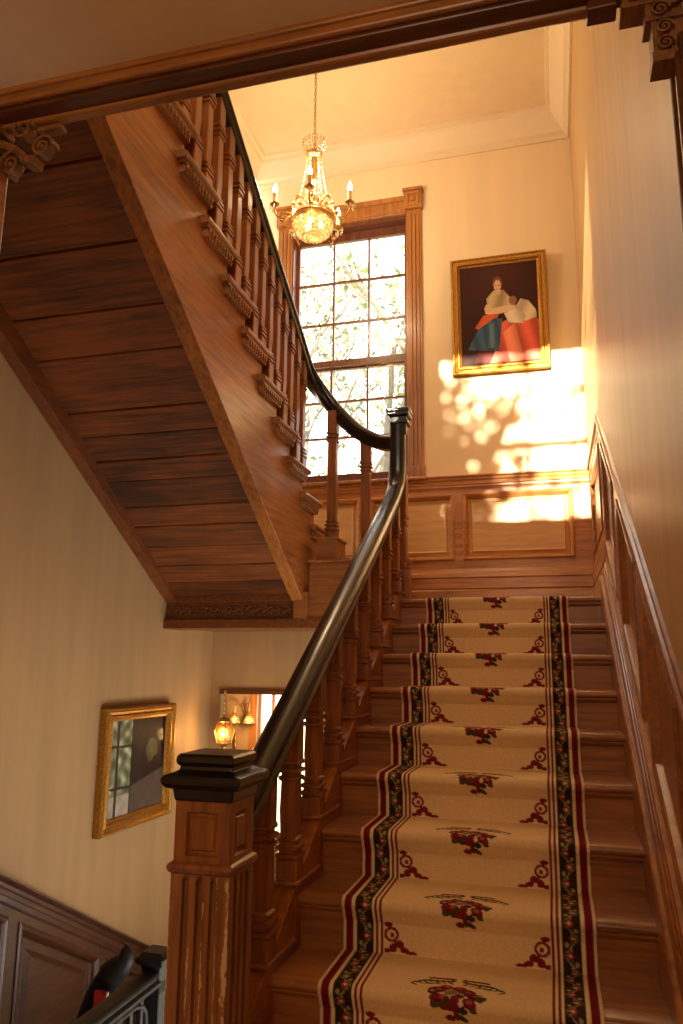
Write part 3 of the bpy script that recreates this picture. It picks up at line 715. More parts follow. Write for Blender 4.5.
# scrolled brackets under each tread end
for k in range(3, KT + 1):
    z = RISE*k + UZ; yf = yfk(k)
    ret = MB().prism([(XS - .01, z - .038)] + [(XS + .034 + .018*math.cos(a), z - .019 + .019*math.sin(a)) for a in [-math.pi/2 + math.pi*i/6 for i in range(7)]] + [(XS - .01, z)], 1, yf - .375, yf + .006)
    ret.box(XS - .002, XS + .036, yf - .360, yf - .022, z - .052, z - .038)
    br = build('tread_return', ret, 'bracket', us, smooth=50)
    d = MB().box(XS - .002, XS + .028, yf - .345, yf - .03, z - .098, z - .052)
    for i in range(9):
        yy_ = yf - .338 + i*.0345
        d.box(XS + .026, XS + .038, yy_, yy_ + .020, z - .074, z - .052)
        d.ball((XS + .030, yy_ + .010, z - .084), (.010, .011, .009), 6, 5)
    build('dentil_bracket', d, 'bracket', br)

# upper railing
XU = -1.942
ur = thing('stair_railing', 'railing of the upper flight with slim dark handrail curving to the landing', 'railing', (XU, -.8, 1.2))
BU = BASE[ur.name]
def RUy(y): return .735 + .06*(y + .9)
cpth = [(-1.29, .165, 1.075), (-1.40, .195, 1.100), (-1.52, .22, 1.165), (-1.62, .250, 1.250), (-1.75, .275, 1.395), (-1.86, .245, 1.540), (XU + .018, .155, 1.655), (XU, -.05, RUy(-.05) + upn(-.05))]
pth = crom(cpth, 7) + [(XU, y, RUy(y) + upn(y)) for y in (-.2, -.5, -1.0, -1.6, -2.2, -2.7)]
def rail_z(y): return RUy(y) + upn(y)
protos = {}
for k in range(3, KT + 1):
    for j in (0, 1):
        y = yfk(k) - .065 - .1375*j; z = RISE*k + UZ
        if k == 3: continue
        h = RUy(y) + upn(y) - z - .045
        if y > .2: continue
        key = (j, k if y > -1.2 else 0)
        if key not in protos:
            mb = MB().square([(z_, w_*1.0) for z_, w_ in bal_profile(.075 + (.07 if j else 0), h + .01)])
            o = build('baluster', mb, 'post', None); o.parent = ur; BASE[o.name] = BU; protos[key] = o
            o.location = V((XU, y, z)) - BU
        else: copy_part(protos[key], V((XU, y, z)) - BU, ur)
# two balusters on the landing edge
for x, zb_, zt in ((-1.755, .452, 1.375), (-1.505, .300, 1.135)):
    mb = MB().square(bal_profile(.055, zt - zb_), (x, YW + (.06 if x < -1.6 else .03), zb_)); build('baluster', mb, 'post', ur)
uprof = [(a*1.0, b*1.0) for a, b in rprof]
build('handrail', MB().sweep(uprof, pth), 'black', ur, smooth=40)

# ------------------------------------------------------------------ carpet runner
def make_runner():
    X0, X1 = -1.062, -.205; W = X1 - X0
    path = []      # (y, z, k, t) with t measured from the nosing edge
    off = .007
    for t in np.arange(-1.0, -.02, .006): path.append((-t + 0.0, off, 0, t))
    for k in range(0, 11):
        z = -RISE*k; yf = -RUN*k; r = .017 + off
        if k:
            ys_ = yf + RUN + .03 - off
            n_ = 46
            for i in range(n_): 
                y = ys_ + (yf + .017 - ys_)*i/n_; path.append((y, z + off, k, -(y - yf - .017)))
        for i in range(9):
            a = math.pi*i/8*0.72
            path.append((yf + .017 - r*math.sin(a), z - .017 + r*math.cos(a), k, .0275*i/8*2))
        # tuck under the nosing then down the riser
        yr = yf + .030 - off; zt, zb = z - .075, z - RISE + off
        path.append((yf + .003, z - .040, k, .062))
        path.append((yf + .012, z - .058, k, .078))
        n_ = 26
        for i in range(n_): path.append((yr, zt + (zb - zt)*i/n_, k, .095 + (zt - zb)*i/n_))
    path = np.array(path); fine = [path[0]]
    for a_, b_ in zip(path[:-1], path[1:]):
        if b_[3] < a_[3] - .05: b0_ = b_.copy(); b0_[3] = a_[3]; m_ = 1
        else: b0_ = b_; m_ = max(1, int(math.ceil(math.hypot(b_[0] - a_[0], b_[1] - a_[1])/.0042)))
        for q_ in range(1, m_ + 1): fine.append(a_ + (b_ - a_)*q_/m_)
    path = np.array(fine); nx = 200
    xs = np.linspace(0, W, nx)
    P = np.zeros((len(path), nx, 3)); P[..., 0] = X0 + xs[None]; P[..., 1] = path[:, 0, None]; P[..., 2] = path[:, 1, None]
    U = np.repeat(xs[None], len(path), 0); T = np.repeat(path[:, 3, None], nx, 1); K = np.repeat(path[:, 2, None], nx, 1)
    ds = np.r_[0, np.cumsum(np.hypot(np.diff(path[:, 0]), np.diff(path[:, 1])))]; S = np.repeat(ds[:, None], nx, 1)
    cream = np.array([.80, .62, .37]); field = np.array([.78, .57, .315]); red = np.array([.17, .009, .016]); olive = np.array([.030, .020, .011]); dred = np.array([.19, .014, .020]); green = np.array([.065, .062, .024]); gold = np.array([.50, .34, .15])
    C = np.empty(P.shape); C[:] = field
    d = np.minimum(U, W - U)
    def setc(mask, col): C[mask] = col
    setc(d < .147, cream); setc((d > .138), field * 1.0)
    setc(d < .009, cream*.9); setc((d >= .009) & (d < .038), red); setc((d >= .038) & (d < .050), cream)
    setc((d >= .050) & (d < .110), olive); setc((d >= .110) & (d < .119), cream); setc((d >= .119) & (d < .127), dred)
    setc((d >= .127) & (d < .137), cream); setc((d >= .137) & (d < .145), dred)
    # vine border inside the dark band
    b = (d >= .053) & (d < .107); m = d - .080; ph = S*2*np.pi/.115
    vine = np.abs(m - .016*np.sin(ph)) < .0032
    setc(b & vine, gold*.75)
    for sgn, o in ((1, .25), (-1, .75)):
        cs = ((S/.115 - o + .5) % 1 - .5)*.115; rr = np.hypot(cs, m - sgn*.006)
        setc(b & (rr < .013), dred*1.7 if sgn > 0 else np.array([.32, .075, .04])); setc(b & (rr < .0055), cream*.8)
        setc(b & (np.abs(rr - .018) < .0022) & (m*sgn > -.004), green*1.6)
        cs2 = ((S/.115 - o - .22 + .5) % 1 - .5)*.115
        setc(b & (np.hypot(cs2/1.6, m + sgn*.015) < .006), np.array([.36, .27, .13]))
        setc(b & (np.hypot(cs2 - .012, (m + sgn*.002)*1.5) < .006), cream*.55)
    # bouquet on each nosing
    cx = W/2
    def ell(x, t, rx, rt, a=0):
        dx = (U - cx)/1.10 - x; dt = (T - .022)/1.45 - t; c_, s_ = math.cos(a), math.sin(a)
        return ((dx*c_ + dt*s_)/rx)**2 + ((-dx*s_ + dt*c_)/rt)**2 < 1
    r2 = random.Random(3)
    for sg in (-1, 1):
        for i in range(7):
            x = sg*(.018 + i*.017); t = -.088 + .004*math.sin(i) + .0014*i*i*.5
            setc(ell(x, t, .012, .0042, sg*.35), green if i % 2 else olive)
            setc(ell(x + sg*.004, t + .012, .011, .0036, -sg*.5), green*.9 if i % 2 == 0 else gold*.5)
        for i in range(4): setc(ell(sg*(.022 + i*.018), -.098 + .001*i, .013, .0046, sg*.2), dred)
        setc(ell(sg*.104, -.074, .016, .004, sg*.5), green); setc(ell(sg*.085, -.062, .014, .0035, sg*.1), green*1.2)
        setc(ell(sg*.060, -.066, .015, .0035, 0), gold*.45)
    for x, t, rx, rt, col in ((-.052, -.036, .028, .016, dred), (-.030, -.052, .018, .012, dred*1.2), (.006, -.050, .020, .011, dred*1.3), (.030, -.034, .026, .017, dred), (.052, -.018, .022, .013, dred*.9),
                              (-.012, -.028, .020, .012, gold*.45), (.012, -.016, .018, .010, olive*1.4), (-.064, -.020, .016, .009, olive*1.5), (.072, -.012, .014, .009, green), (-.028, .004, .017, .016, green*.8),
                              (.000, -.004, .012, .012, dred), (-.048, -.004, .022, .012, dred), (.040, .002, .020, .011, dred*1.1), (-.006, .012, .020, .010, dred), (-.056, .010, .012, .007, green), (.004, .026, .009, .014, dred), (.022, .018, .014, .008, olive*1.5), (.020, .034, .016, .006, green*.8), (-.012, .036, .014, .007, dred), (.050, .016, .012, .005, green)):
        setc(ell(x, t, rx, rt, r2.uniform(-.5, .5)), col)
    for x, t in ((-.052, -.036), (.030, -.034), (.052, -.018), (-.030, -.052), (.006, -.05), (-.04, -.004), (.036, .002)):
        setc(ell(x + .003, t - .003, .008, .0042), np.array([.36, .10, .06])); setc(ell(x - .008, t + .006, .010, .0022), np.array([.09, .006, .010]))
    for x, t in ((-.018, -.040), (.016, -.024), (-.066, -.028), (.068, -.026), (-.024, -.014)): setc(ell(x, t, .0065, .0050), gold*.8)
    # corner scrolls at the foot of each riser
    for sg in (-1, 1):
        ux = (U - .150)*1.0 if sg < 0 else (W - .150 - U)
        ux = ux/1.35
        def e2(x, t, rx, rt): return ((ux - x)/rx)**2 + (((T - .19)/1.25 + .215 - t)/rt)**2 < 1
        base = .215
        ringd = np.hypot(ux - .018, (T - .19)/1.25 + .05); setc((np.abs(ringd - .016) < .0036) & (ux > 0), dred)
        setc(e2(.020, base - .048, .006, .006), dred)
        for x, t, rx, rt in ((.010, base - .075, .012, .007), (.038, base - .026, .013, .010), (.052, base - .012, .012, .007), (.070, base - .006, .014, .005), (.022, base - .016, .010, .012), (.006, base - .008, .008, .006)):
            setc(e2(x, t, rx, rt), dred)
    # weave variation
    C *= (1 + rng.normal(0, .05, C.shape[:2]))[..., None]
    C = np.clip(C, 0, 1)
    me = bpy.data.meshes.new('stair_runner'); n, mm = P.shape[:2]
    org = np.array([-.63, -1.4, -.9])
    idx = np.arange(n*mm).reshape(n, mm); F = np.stack([idx[:-1, :-1], idx[1:, :-1], idx[1:, 1:], idx[:-1, 1:]], -1).reshape(-1, 4)
    me.vertices.add(n*mm); me.vertices.foreach_set('co', (P.reshape(-1, 3) - org).ravel())
    me.loops.add(F.size); me.loops.foreach_set('vertex_index', F.ravel())
    me.polygons.add(len(F)); me.polygons.foreach_set('loop_start', np.arange(0, F.size, 4)); me.polygons.foreach_set('loop_total', np.full(len(F), 4))
    me.update(calc_edges=True)
    ca = me.color_attributes.new('Col', 'FLOAT_COLOR', 'POINT'); ca.data.foreach_set('color', np.concatenate([C, np.ones(C.shape[:2] + (1,))], -1).ravel())
    me.materials.append(M['carpet']); me.polygons.foreach_set('use_smooth', [True]*len(me.polygons))
    o = bpy.data.objects.new('stair_runner', me); COL.objects.link(o); o.location = org
    s = o.modifiers.new('thick', 'SOLIDIFY'); s.thickness = .006; s.offset = -1 
    tag(o, 'cream stair runner with dark floral borders and red bouquets', 'carpet')
make_runner()

# ------------------------------------------------------------------ pictures
def painted_grid(nx, ny, fn, P):
    """P(u, v) -> world; fn(U, V) -> colours; v runs down."""
    u = np.linspace(0, 1, nx); v = np.linspace(0, 1, ny); U, Vv = np.meshgrid(u, v)
    return U, Vv
def canvas(name, parent, O, R, D, nx, ny, fn):
    O, R, D = map(np.array, (O, R, D)); u = np.linspace(0, 1, nx); v = np.linspace(0, 1, ny); U, W = np.meshgrid(u, v)
    Pn = O + U[..., None]*R + W[..., None]*D; C = np.clip(fn(U, W), 0, 1)
    off = np.array(BASE[parent.name]); idx = np.arange(nx*ny).reshape(ny, nx)
    F = np.stack([idx[:-1, :-1], idx[1:, :-1], idx[1:, 1:], idx[:-1, 1:]], -1).reshape(-1, 4)
    me = bpy.data.meshes.new(name); me.from_pydata((Pn.reshape(-1, 3) - off).tolist(), [], F.tolist())
    ca = me.color_attributes.new('Col', 'FLOAT_COLOR', 'POINT'); ca.data.foreach_set('color', np.concatenate([C, np.ones(C.shape[:2] + (1,))], -1).ravel())
    me.materials.append(M['paint']); o = bpy.data.objects.new(name, me); COL.objects.link(o); o.parent = parent; BASE[o.name] = BASE[parent.name]
    s = o.modifiers.new('thick', 'SOLIDIFY'); s.thickness = .008; s.offset = 0
    return o
def poly(U, W, pts):
    inside = np.zeros(U.shape, bool); j = len(pts) - 1
    for i in range(len(pts)):
        (xi, yi), (xj, yj) = pts[i], pts[j]
        if yi != yj:
            c_ = ((yi > W) != (yj > W)) & (U < (xj - xi)*(W - yi)/(yj - yi) + xi); inside ^= c_
        j = i
    return inside
def portrait(U, W):
    C = np.empty(U.shape + (3,)); C[:] = (.045, .016, .012); C *= (1 + .5*np.sin(U*3)*np.cos(W*4))[..., None]
    def e(x, y, rx, ry, a=0):
        dx, dy = U - x, W - y; c_, s_ = math.cos(a), math.sin(a); return ((dx*c_ + dy*s_)/rx)**2 + ((-dx*s_ + dy*c_)/ry)**2 < 1
    fold = lambda f, p: (1 + .28*np.sin(U*f + W*p))[..., None]
    def put(m, col, sh=None):
        c_ = np.ones(C.shape)*np.array(col)
        if sh is not None: c_ = c_*sh
        C[m] = c_[m]
    put(poly(U, W, [(.16, .98), (.30, .72), (.62, .60), (.98, .70), (1.0, .98)]), (.10, .02, .02))
    put(poly(U, W, [(.46, .62), (.62, .56), (.92, .54), (1.0, .60), (1.0, .99), (.36, .99), (.46, .84)]), (.62, .12, .08), fold(24, -9))
    put(poly(U, W, [(.54, .70), (.70, .60), (.80, .99), (.62, .99)]), (.72, .24, .16), fold(20, -6))
    put(poly(U, W, [(.18, .62), (.30, .50), (.50, .50), (.44, .60), (.24, .66)]), (.52, .10, .04), fold(18, 14))
    put(poly(U, W, [(.22, .64), (.44, .54), (.54, .56), (.48, .88), (.30, .86), (.08, .84)]), (.045, .10, .17), fold(40, -12))
    put(poly(U, W, [(.38, .60), (.44, .58), (.42, .84), (.34, .84)]), (.09, .17, .25), fold(50, -8))
    put(poly(U, W, [(.72, .44), (.78, .37), (.88, .40), (.97, .50), (.98, .57), (.84, .60), (.72, .58)]), (.58, .50, .38), fold(22, 14))
    put(poly(U, W, [(.56, .50), (.72, .46), (.84, .55), (.80, .62), (.62, .60)]), (.62, .56, .46), fold(20, -10))
    put(poly(U, W, [(.37, .36), (.42, .28), (.58, .28), (.66, .36), (.72, .44), (.60, .50), (.34, .48)]), (.42, .33, .20), fold(26, 10))
    put(poly(U, W, [(.34, .34), (.44, .26), (.56, .26), (.68, .38), (.60, .46), (.36, .44)]), (.44, .35, .21), fold(26, 10))
    put(e(.52, .465, .20, .034, -.08), (.70, .50, .36)); put(e(.36, .44, .045, .05, .4), (.66, .46, .32)); put(e(.68, .38, .05, .045), (.30, .14, .08))
    put(e(.50, .265, .028, .045), (.62, .40, .27)); put(e(.49, .195, .062, .075), (.20, .07, .03)); put(e(.49, .215, .045, .058), (.66, .43, .30))
    put(e(.472, .212, .010, .006), (.12, .05, .03)); put(e(.508, .212, .010, .006), (.12, .05, .03)); put(e(.49, .248, .014, .005), (.45, .10, .08))
    return C * (1 + .04*np.random.default_rng(2).normal(size=U.shape))[..., None]
FP = [(0, 0), (0, .030), (.008, .045), (.018, .046), (.026, .034), (.040, .030), (.050, .040), (.058, .040), (.066, .022), (.078, .018), (.082, .010)]
pic = thing('framed_painting', 'gilt framed painting of a seated woman in blue and red skirts', 'painting', (-.63, YB, 2.04))
pz0, pz1, px0, px1 = 2.04, 3.09, -1.035, -.222
tl = .05
def pc(x, z, o=.012): return (x, YB - o - tl*(z - pz0)/(pz1 - pz0), z)
q = [pc(px0, pz0), pc(px1, pz0), pc(px1, pz1), pc(px0, pz1)]
nr = V((0, -1, -.05)).normalized()
fm = MB().rings(q, nr, [(0, -.008)] + FP); build('frame', fm, 'gold', pic, smooth=25)
iw = .080
canvas('canvas', pic, pc(px0+iw, pz1-iw, .020), V(pc(px1-iw, pz1-iw)) - V(pc(px0+iw, pz1-iw)), V(pc(px0+iw, pz0+iw)) - V(pc(px0+iw, pz1-iw)), 150, 190, portrait)

def reflection_pic(U, W):  # dark picture with the glass's reflection of a window painted into its colours
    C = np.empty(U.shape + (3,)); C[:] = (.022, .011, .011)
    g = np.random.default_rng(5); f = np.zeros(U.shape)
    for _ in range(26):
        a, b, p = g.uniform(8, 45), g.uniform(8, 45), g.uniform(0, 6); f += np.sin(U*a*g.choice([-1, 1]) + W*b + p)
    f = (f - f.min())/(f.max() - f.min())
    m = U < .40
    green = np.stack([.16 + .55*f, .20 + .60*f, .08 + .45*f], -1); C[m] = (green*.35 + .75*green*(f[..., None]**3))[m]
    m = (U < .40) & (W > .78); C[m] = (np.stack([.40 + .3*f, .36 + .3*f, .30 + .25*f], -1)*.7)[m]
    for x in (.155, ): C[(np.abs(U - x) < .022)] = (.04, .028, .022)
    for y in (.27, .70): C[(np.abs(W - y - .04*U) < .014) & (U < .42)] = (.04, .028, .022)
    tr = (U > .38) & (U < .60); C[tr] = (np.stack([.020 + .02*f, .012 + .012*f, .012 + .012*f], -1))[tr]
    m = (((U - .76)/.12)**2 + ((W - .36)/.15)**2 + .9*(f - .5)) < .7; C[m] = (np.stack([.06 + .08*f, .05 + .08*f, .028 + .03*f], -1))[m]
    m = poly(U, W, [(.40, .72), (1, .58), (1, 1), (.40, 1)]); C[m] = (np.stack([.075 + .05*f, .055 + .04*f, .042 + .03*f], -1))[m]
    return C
lp = thing('framed_picture', 'gilt framed glazed picture on the left wall with reflected panes and greenery painted in', 'picture', (XL, -.07, -1.43))
a, b, z0, z1 = -.545, .335, -1.43, -.685
q = [(XL+.012, a, z0), (XL+.012, b, z0), (XL+.012, b, z1), (XL+.012, a, z1)]
fm = MB().rings(q, (1, 0, 0), [(0, -.010)] + [(d*1.05, h*1.1) for d, h in FP])
for i in range(24):
    t = (i + .5)/24
    fm.ball((XL+.050, a + (b-a)*t, z1 - .014), (.012, .015, .010), 6, 5); fm.ball((XL+.050, a + (b-a)*t, z0 + .014), (.012, .015, .010), 6, 5)
for i in range(19):
    t = (i + .5)/19
    fm.ball((XL+.050, a + .014, z0 + (z1-z0)*t), (.012, .010, .015), 6, 5); fm.ball((XL+.050, b - .014, z0 + (z1-z0)*t), (.012, .010, .015), 6, 5)
build('frame', fm, 'gold', lp, smooth=25)
iw = .082
canvas('canvas', lp, (XL+.016, a+iw, z1-iw), (0, b-a-2*iw, 0), (0, 0, z0-z1+2*iw), 130, 100, reflection_pic)
build('glazing', MB().box(XL+.024, XL+.026, a+iw-.004, b-iw+.004, z0+iw-.004, z1-iw+.004), pane_glass('picture_glass', (1, 1, 1), .003, .08, .012), lp)

# ------------------------------------------------------------------ chandelier
CX, CY = -1.915, .20
CZ = 2.845                       # centre of the glass bowl
ch = thing('chandelier', 'brass and crystal chandelier with glowing candle bulbs', 'chandelier', (CX, CY, CZ))
cn = MB(); z = 3.52; i = 0
while z < ZC - .03:
    pts = []
    for j in range(13):
        a_ = 2*math.pi*j/12; u_, w_ = .009*math.cos(a_), .020*math.sin(a_)
        pts.append((CX + (u_ if i % 2 else 0), CY + (0 if i % 2 else u_), z + w_))
    cn.tube(pts, .0028, 5, cap=False); z += .031; i += 1
build('chain', cn, 'brass', ch, smooth=60)
build('ceiling_rose', MB().lathe([(.012, -.06), (.02, -.05), (.05, -.03), (.06, -.01), (.06, 0)], (CX, CY, ZC), 20), 'brass', ch, smooth=40)
stm = MB().lathe([(.004, .70), (.012, .68), (.018, .65), (.054, .605), (.060, .59), (.054, .58), (.030, .57), (.022, .52), (.028, .46), (.016, .38), (.014, .30), (.030, .25), (.045, .22), (.035, .19), (.055, .15), (.075, .13), (.060, .11), (.03, .09)], (CX, CY, CZ), 20)
build('stem', stm, 'brass', ch, smooth=50)
crown = MB()
for i in range(18):
    a0 = 2*math.pi*i/18; co, si = math.cos(a0), math.sin(a0)
    for r_, z_, s_ in ((.058, .615, .010), (.070, .635, .010), (.082, .658, .011), (.090, .683, .011), (.088, .708, .009)):
        crown.ball((CX + r_*co, CY + r_*si, CZ + z_), (s_, s_, s_*1.3), 6, 4)
build('crystal_crown', crown, 'crystal', ch)
bprof = [(.02, -.118)] + [(.152*math.cos(t), -.005 + .112*math.sin(t)) for t in [-math.pi/2 + .25 + q*.21 for q in range(8)]]
bowl = MB().lathe(bprof + [(r_ - .010, z_) for r_, z_ in bprof[::-1][:-1]], (CX, CY, CZ), 22)
for ring in range(1, 8):
    ph = -math.pi/2 + .25 + ring*.21 - .10; rr, zz = .153*math.cos(ph), -.005 + .113*math.sin(ph)
    for i in range(22):
        a0 = 2*math.pi*(i + .5)/22; bowl.ball((CX + rr*math.cos(a0), CY + rr*math.sin(a0), CZ + zz), (.008, .008, .008), 5, 4)
build('crystal_bowl', bowl, 'crystal', ch)
build('bowl_rim', MB().lathe([(.140, .040), (.158, .044), (.162, .052), (.156, .062), (.140, .060)], (CX, CY, CZ), 28), 'brass', ch, smooth=50)
for i in range(6):
    dr = MB(); a0 = math.radians(20 + 60*i)
    ps = [(CX + (.055 + .095*(j/12)**1.6)*math.cos(a0), CY + (.055 + .095*(j/12)**1.6)*math.sin(a0), CZ + .58 - .51*j/12) for j in range(13)]
    dr.tube(ps, .0022, 5)
    for p_ in ps[1:]: dr.ball(p_, (.0075, .0075, .010), 6, 4)
    build('crystal_strand', dr, 'crystal', ch)
for i in range(3):
    a0 = math.radians(30 + 120*i); build('bowl_bulb', MB().ball((CX + .06*math.cos(a0), CY + .06*math.sin(a0), CZ + .01), (.024, .024, .032), 10, 7), 'flame', ch)
CAND = []
for i in range(5):
    a0 = math.radians(210 + 72*i); co, si = math.cos(a0), math.sin(a0)
    def pr(r_, z_): return (CX + r_*co, CY + r_*si, CZ + z_)
    pts = crom([pr(.05, .16), pr(.09, .22), pr(.14, .19), pr(.16, .09), pr(.20, .03), pr(.26, .02), pr(.295, .06), pr(.295, .10)], 5)
    arm = MB().tube(pts, .0075, 7); arm.lathe([(.006, .095), (.012, .10), (.034, .112), (.038, .120), (.030, .122), (.014, .124), (.014, .140), (.016, .142)], pr(.295, 0), 14)
    for r_, z_, s_ in ((.12, .225, .022), (.155, .15, .020), (.19, .06, .022), (.24, -.005, .016), (.10, .16, .02)):
        arm.ball(pr(r_, z_), (s_, s_*.8, s_*.55), 7, 5)
    arm.tube(crom([pr(.20, .03), pr(.23, -.03), pr(.21, -.06), pr(.185, -.045)], 4), .005, 6)
    ao = build('arm', arm, 'brass', ch, smooth=50)
    build('candle', MB().lathe([(.016, .140), (.016, .215), (.010, .218)], pr(.295, 0), 12), 'candle', ao)
    build('bulb', MB().lathe([(.008, .217), (.017, .230), (.019, .244), (.012, .270), (.004, .292), (.001, .300)], pr(.295, 0), 10), 'flame', ao, smooth=60)
    for j in range(3):
        aj = a0 + (j-1)*1.2; build('crystal_drop', MB().ball((CX + .295*co + .034*math.cos(aj), CY + .295*si + .034*math.sin(aj), CZ + .088), (.008, .008, .018), 6, 4), 'crystal', ao)
    CAND.append(pr(.295, .235))

# ------------------------------------------------------------------ hall lamps seen through the doorway
hl = thing('pendant_lamp', 'glowing amber glass pendant lamp hanging by the hall doorway', 'lamp', (-2.76, .82, -.9))
hx, hy = -2.745, .80
cn = MB(); z = -.62; 
for i in range(11):
    pts = [(hx + (.010*math.cos(t) if i % 2 else 0), hy + (0 if i % 2 else .010*math.cos(t)), z - i*.0185 + .015*math.sin(t)) for t in [2*math.pi*j/10 for j in range(11)]]
    cn.tube(pts, .0035, 5, cap=False)
build('chain', cn, 'brass', hl)
fx = MB().lathe([(.010, .0), (.035, -.01), (.05, -.03), (.045, -.04), (.015, -.045)], (hx, hy, -.805), 16)
for i in range(6):
    a0 = math.pi/3*i; fx.tube([(hx + .045*math.cos(a0), hy + .045*math.sin(a0), -.835), (hx + .085*math.cos(a0), hy + .085*math.sin(a0), -.90), (hx + .06*math.cos(a0), hy + .06*math.sin(a0), -.99)], .005, 6)
fx.lathe([(.06, -.985), (.066, -.99), (.06, -1.0), (.02, -1.02), (.006, -1.05)], (hx, hy, 0), 14)
build('cage', fx, 'brass', hl)
build('shade', MB().lathe([(.03, -.845), (.066, -.88), (.078, -.92), (.066, -.965), (.045, -.985), (.043, -.983), (.063, -.963), (.074, -.92), (.063, -.882), (.028, -.848)], (hx, hy, 0), 18), 'amber', hl, smooth=60)
build('bulb', MB().ball((hx+.012, hy - .02, -.915), (.026, .026, .034)), 'lampglow', hl, smooth=60)
scx = -3.415
sc_ = thing('wall_sconce', 'curved brass double sconce on the far room wall', 'sconce', (scx, 2.88, -.95))
arms = MB().ball((scx, 2.885, -.93), (.03, .014, .055), 10, 7)
for sx in (-.05, .085):
    arms.tube(crom([(scx, 2.88, -.93), (scx + sx*.3, 2.80, -.82), (scx + sx, 2.74, -.80), (scx + sx*1.15, 2.72, -.88)], 6), .007, 6)
    arms.lathe([(.006, 0), (.02, -.012), (.024, -.026), (.012, -.03)], (scx + sx*1.15, 2.72, -.88), 12)
build('bracket', arms, 'brass', sc_, smooth=50)
for sx in (-.05, .085):
    build('shade', MB().lathe([(.022, -.03), (.045, -.055), (.060, -.105), (.057, -.105), (.042, -.057), (.019, -.032)], (scx + sx*1.15, 2.72, -.88), 16), 'amber', sc_, smooth=60)
    build('bulb', MB().ball((scx + sx*1.15, 2.72, -.955), (.022, .022, .028)), 'lampglow', sc_, smooth=60)
tag(build('wall_bracket', MB().lathe([(.004, .0), (.018, -.02), (.022, -.05), (.012, -.09), (.018, -.12), (.004, -.15)], (-3.52, 2.87, -1.11), 10), 'brass', origin=(-3.52, 2.87, -1.26)), 'small dark bracket on the far wall below the sconce', 'bracket')

# ------------------------------------------------------------------ black guard rail and ornament at the lower left
gd = thing('guard_rail', 'black railing with a square post in the lower left corner', 'railing', (-2.03, -1.9, HF))
gX, gY = -2.03, -1.47
build('post', MB().square([(HF, .07), (HF+.2, .07), (HF+.21, .05), (-1.80, .048), (-1.76, .040), (-1.70, .046), (-1.690, .058), (-1.684, .066), (-1.664, .068), (-1.658, .056), (-1.648, .050), (-1.642, .046)], (gX, gY, 0), .08), 'iron', gd)
build('rail', MB().sweep([(a*.85, b*.75) for a, b in rprof], [(gX, gY - .03, -1.748), (gX, -2.9, -1.748)], side=(1, 0, 0)), 'iron', gd, smooth=40)
arc = [(gX, gY - .05 - .10*(1 - math.cos(t)), -1.80 - .10 * math.sin(t) * 0 - .10*(1 - math.sin(t))) for t in [math.pi/2*j/8 for j in range(9)]]
build('arch', MB().tube([(gX, gY-.055, -2.1), (gX, gY-.06, -1.92), (gX, gY-.075, -1.86), (gX, gY-.11, -1.825), (gX, gY-.17, -1.81), (gX, gY-.9, -1.81)], .014, 8), 'iron', gd, smooth=60)
for i in range(9): build('bar', MB().square([(HF, .011), (-1.80, .011)], (gX, gY - .12 - i*.085, 0)), 'iron', gd)
oy = -1.28
og = thing('scroll_ornament', 'black horn shaped ornament with a red patch at the bottom left', 'ornament', (-2.42, oy, HF))
pts = crom([(-2.475, oy, -2.30), (-2.468, oy, -2.12), (-2.44, oy, -2.00), (-2.395, oy, -1.905), (-2.345, oy, -1.835), (-2.305, oy, -1.795), (-2.285, oy, -1.765), (-2.284, oy, -1.725), (-2.288, oy, -1.705)], 6)
n = len(pts); rad = [(.060 if i/n < .45 else .060*max(0, 1 - (i/n - .45)/.50)**.75 + .008) for i in range(n)]
build('horn', MB().tube(pts, rad, 10), 'iron', og, smooth=60)
build('body', MB().lathe([(.10, HF), (.10, -2.35), (.115, -2.15), (.105, -2.04), (.06, -1.985), (.02, -1.96)], (-2.40, oy, 0), 12), 'iron', og, smooth=50)
build('red_patch', MB().box(-2.365, -2.300, oy - .125, oy - .108, -2.02, -1.865), 'red', og, bev=.005)
build('curl', MB().tube(crom([(-2.297, oy - .12, -1.865), (-2.299, oy - .12, -1.90), (-2.290, oy - .12, -1.920), (-2.272, oy - .12, -1.912), (-2.270, oy - .12, -1.895)], 4), .006, 6), plain('pale_metal', (.6, .55, .45), .4, .5), og)
fl_ = MB()
for j in range(6): a_ = j*math.pi/3; fl_.ball((-2.478 + .022*math.cos(a_), oy - .075, -2.045 + .022*math.sin(a_)), (.015, .008, .015), 6, 5)
build('rosette', fl_, plain('grey_metal', (.16, .14, .12), .5, .4), og)

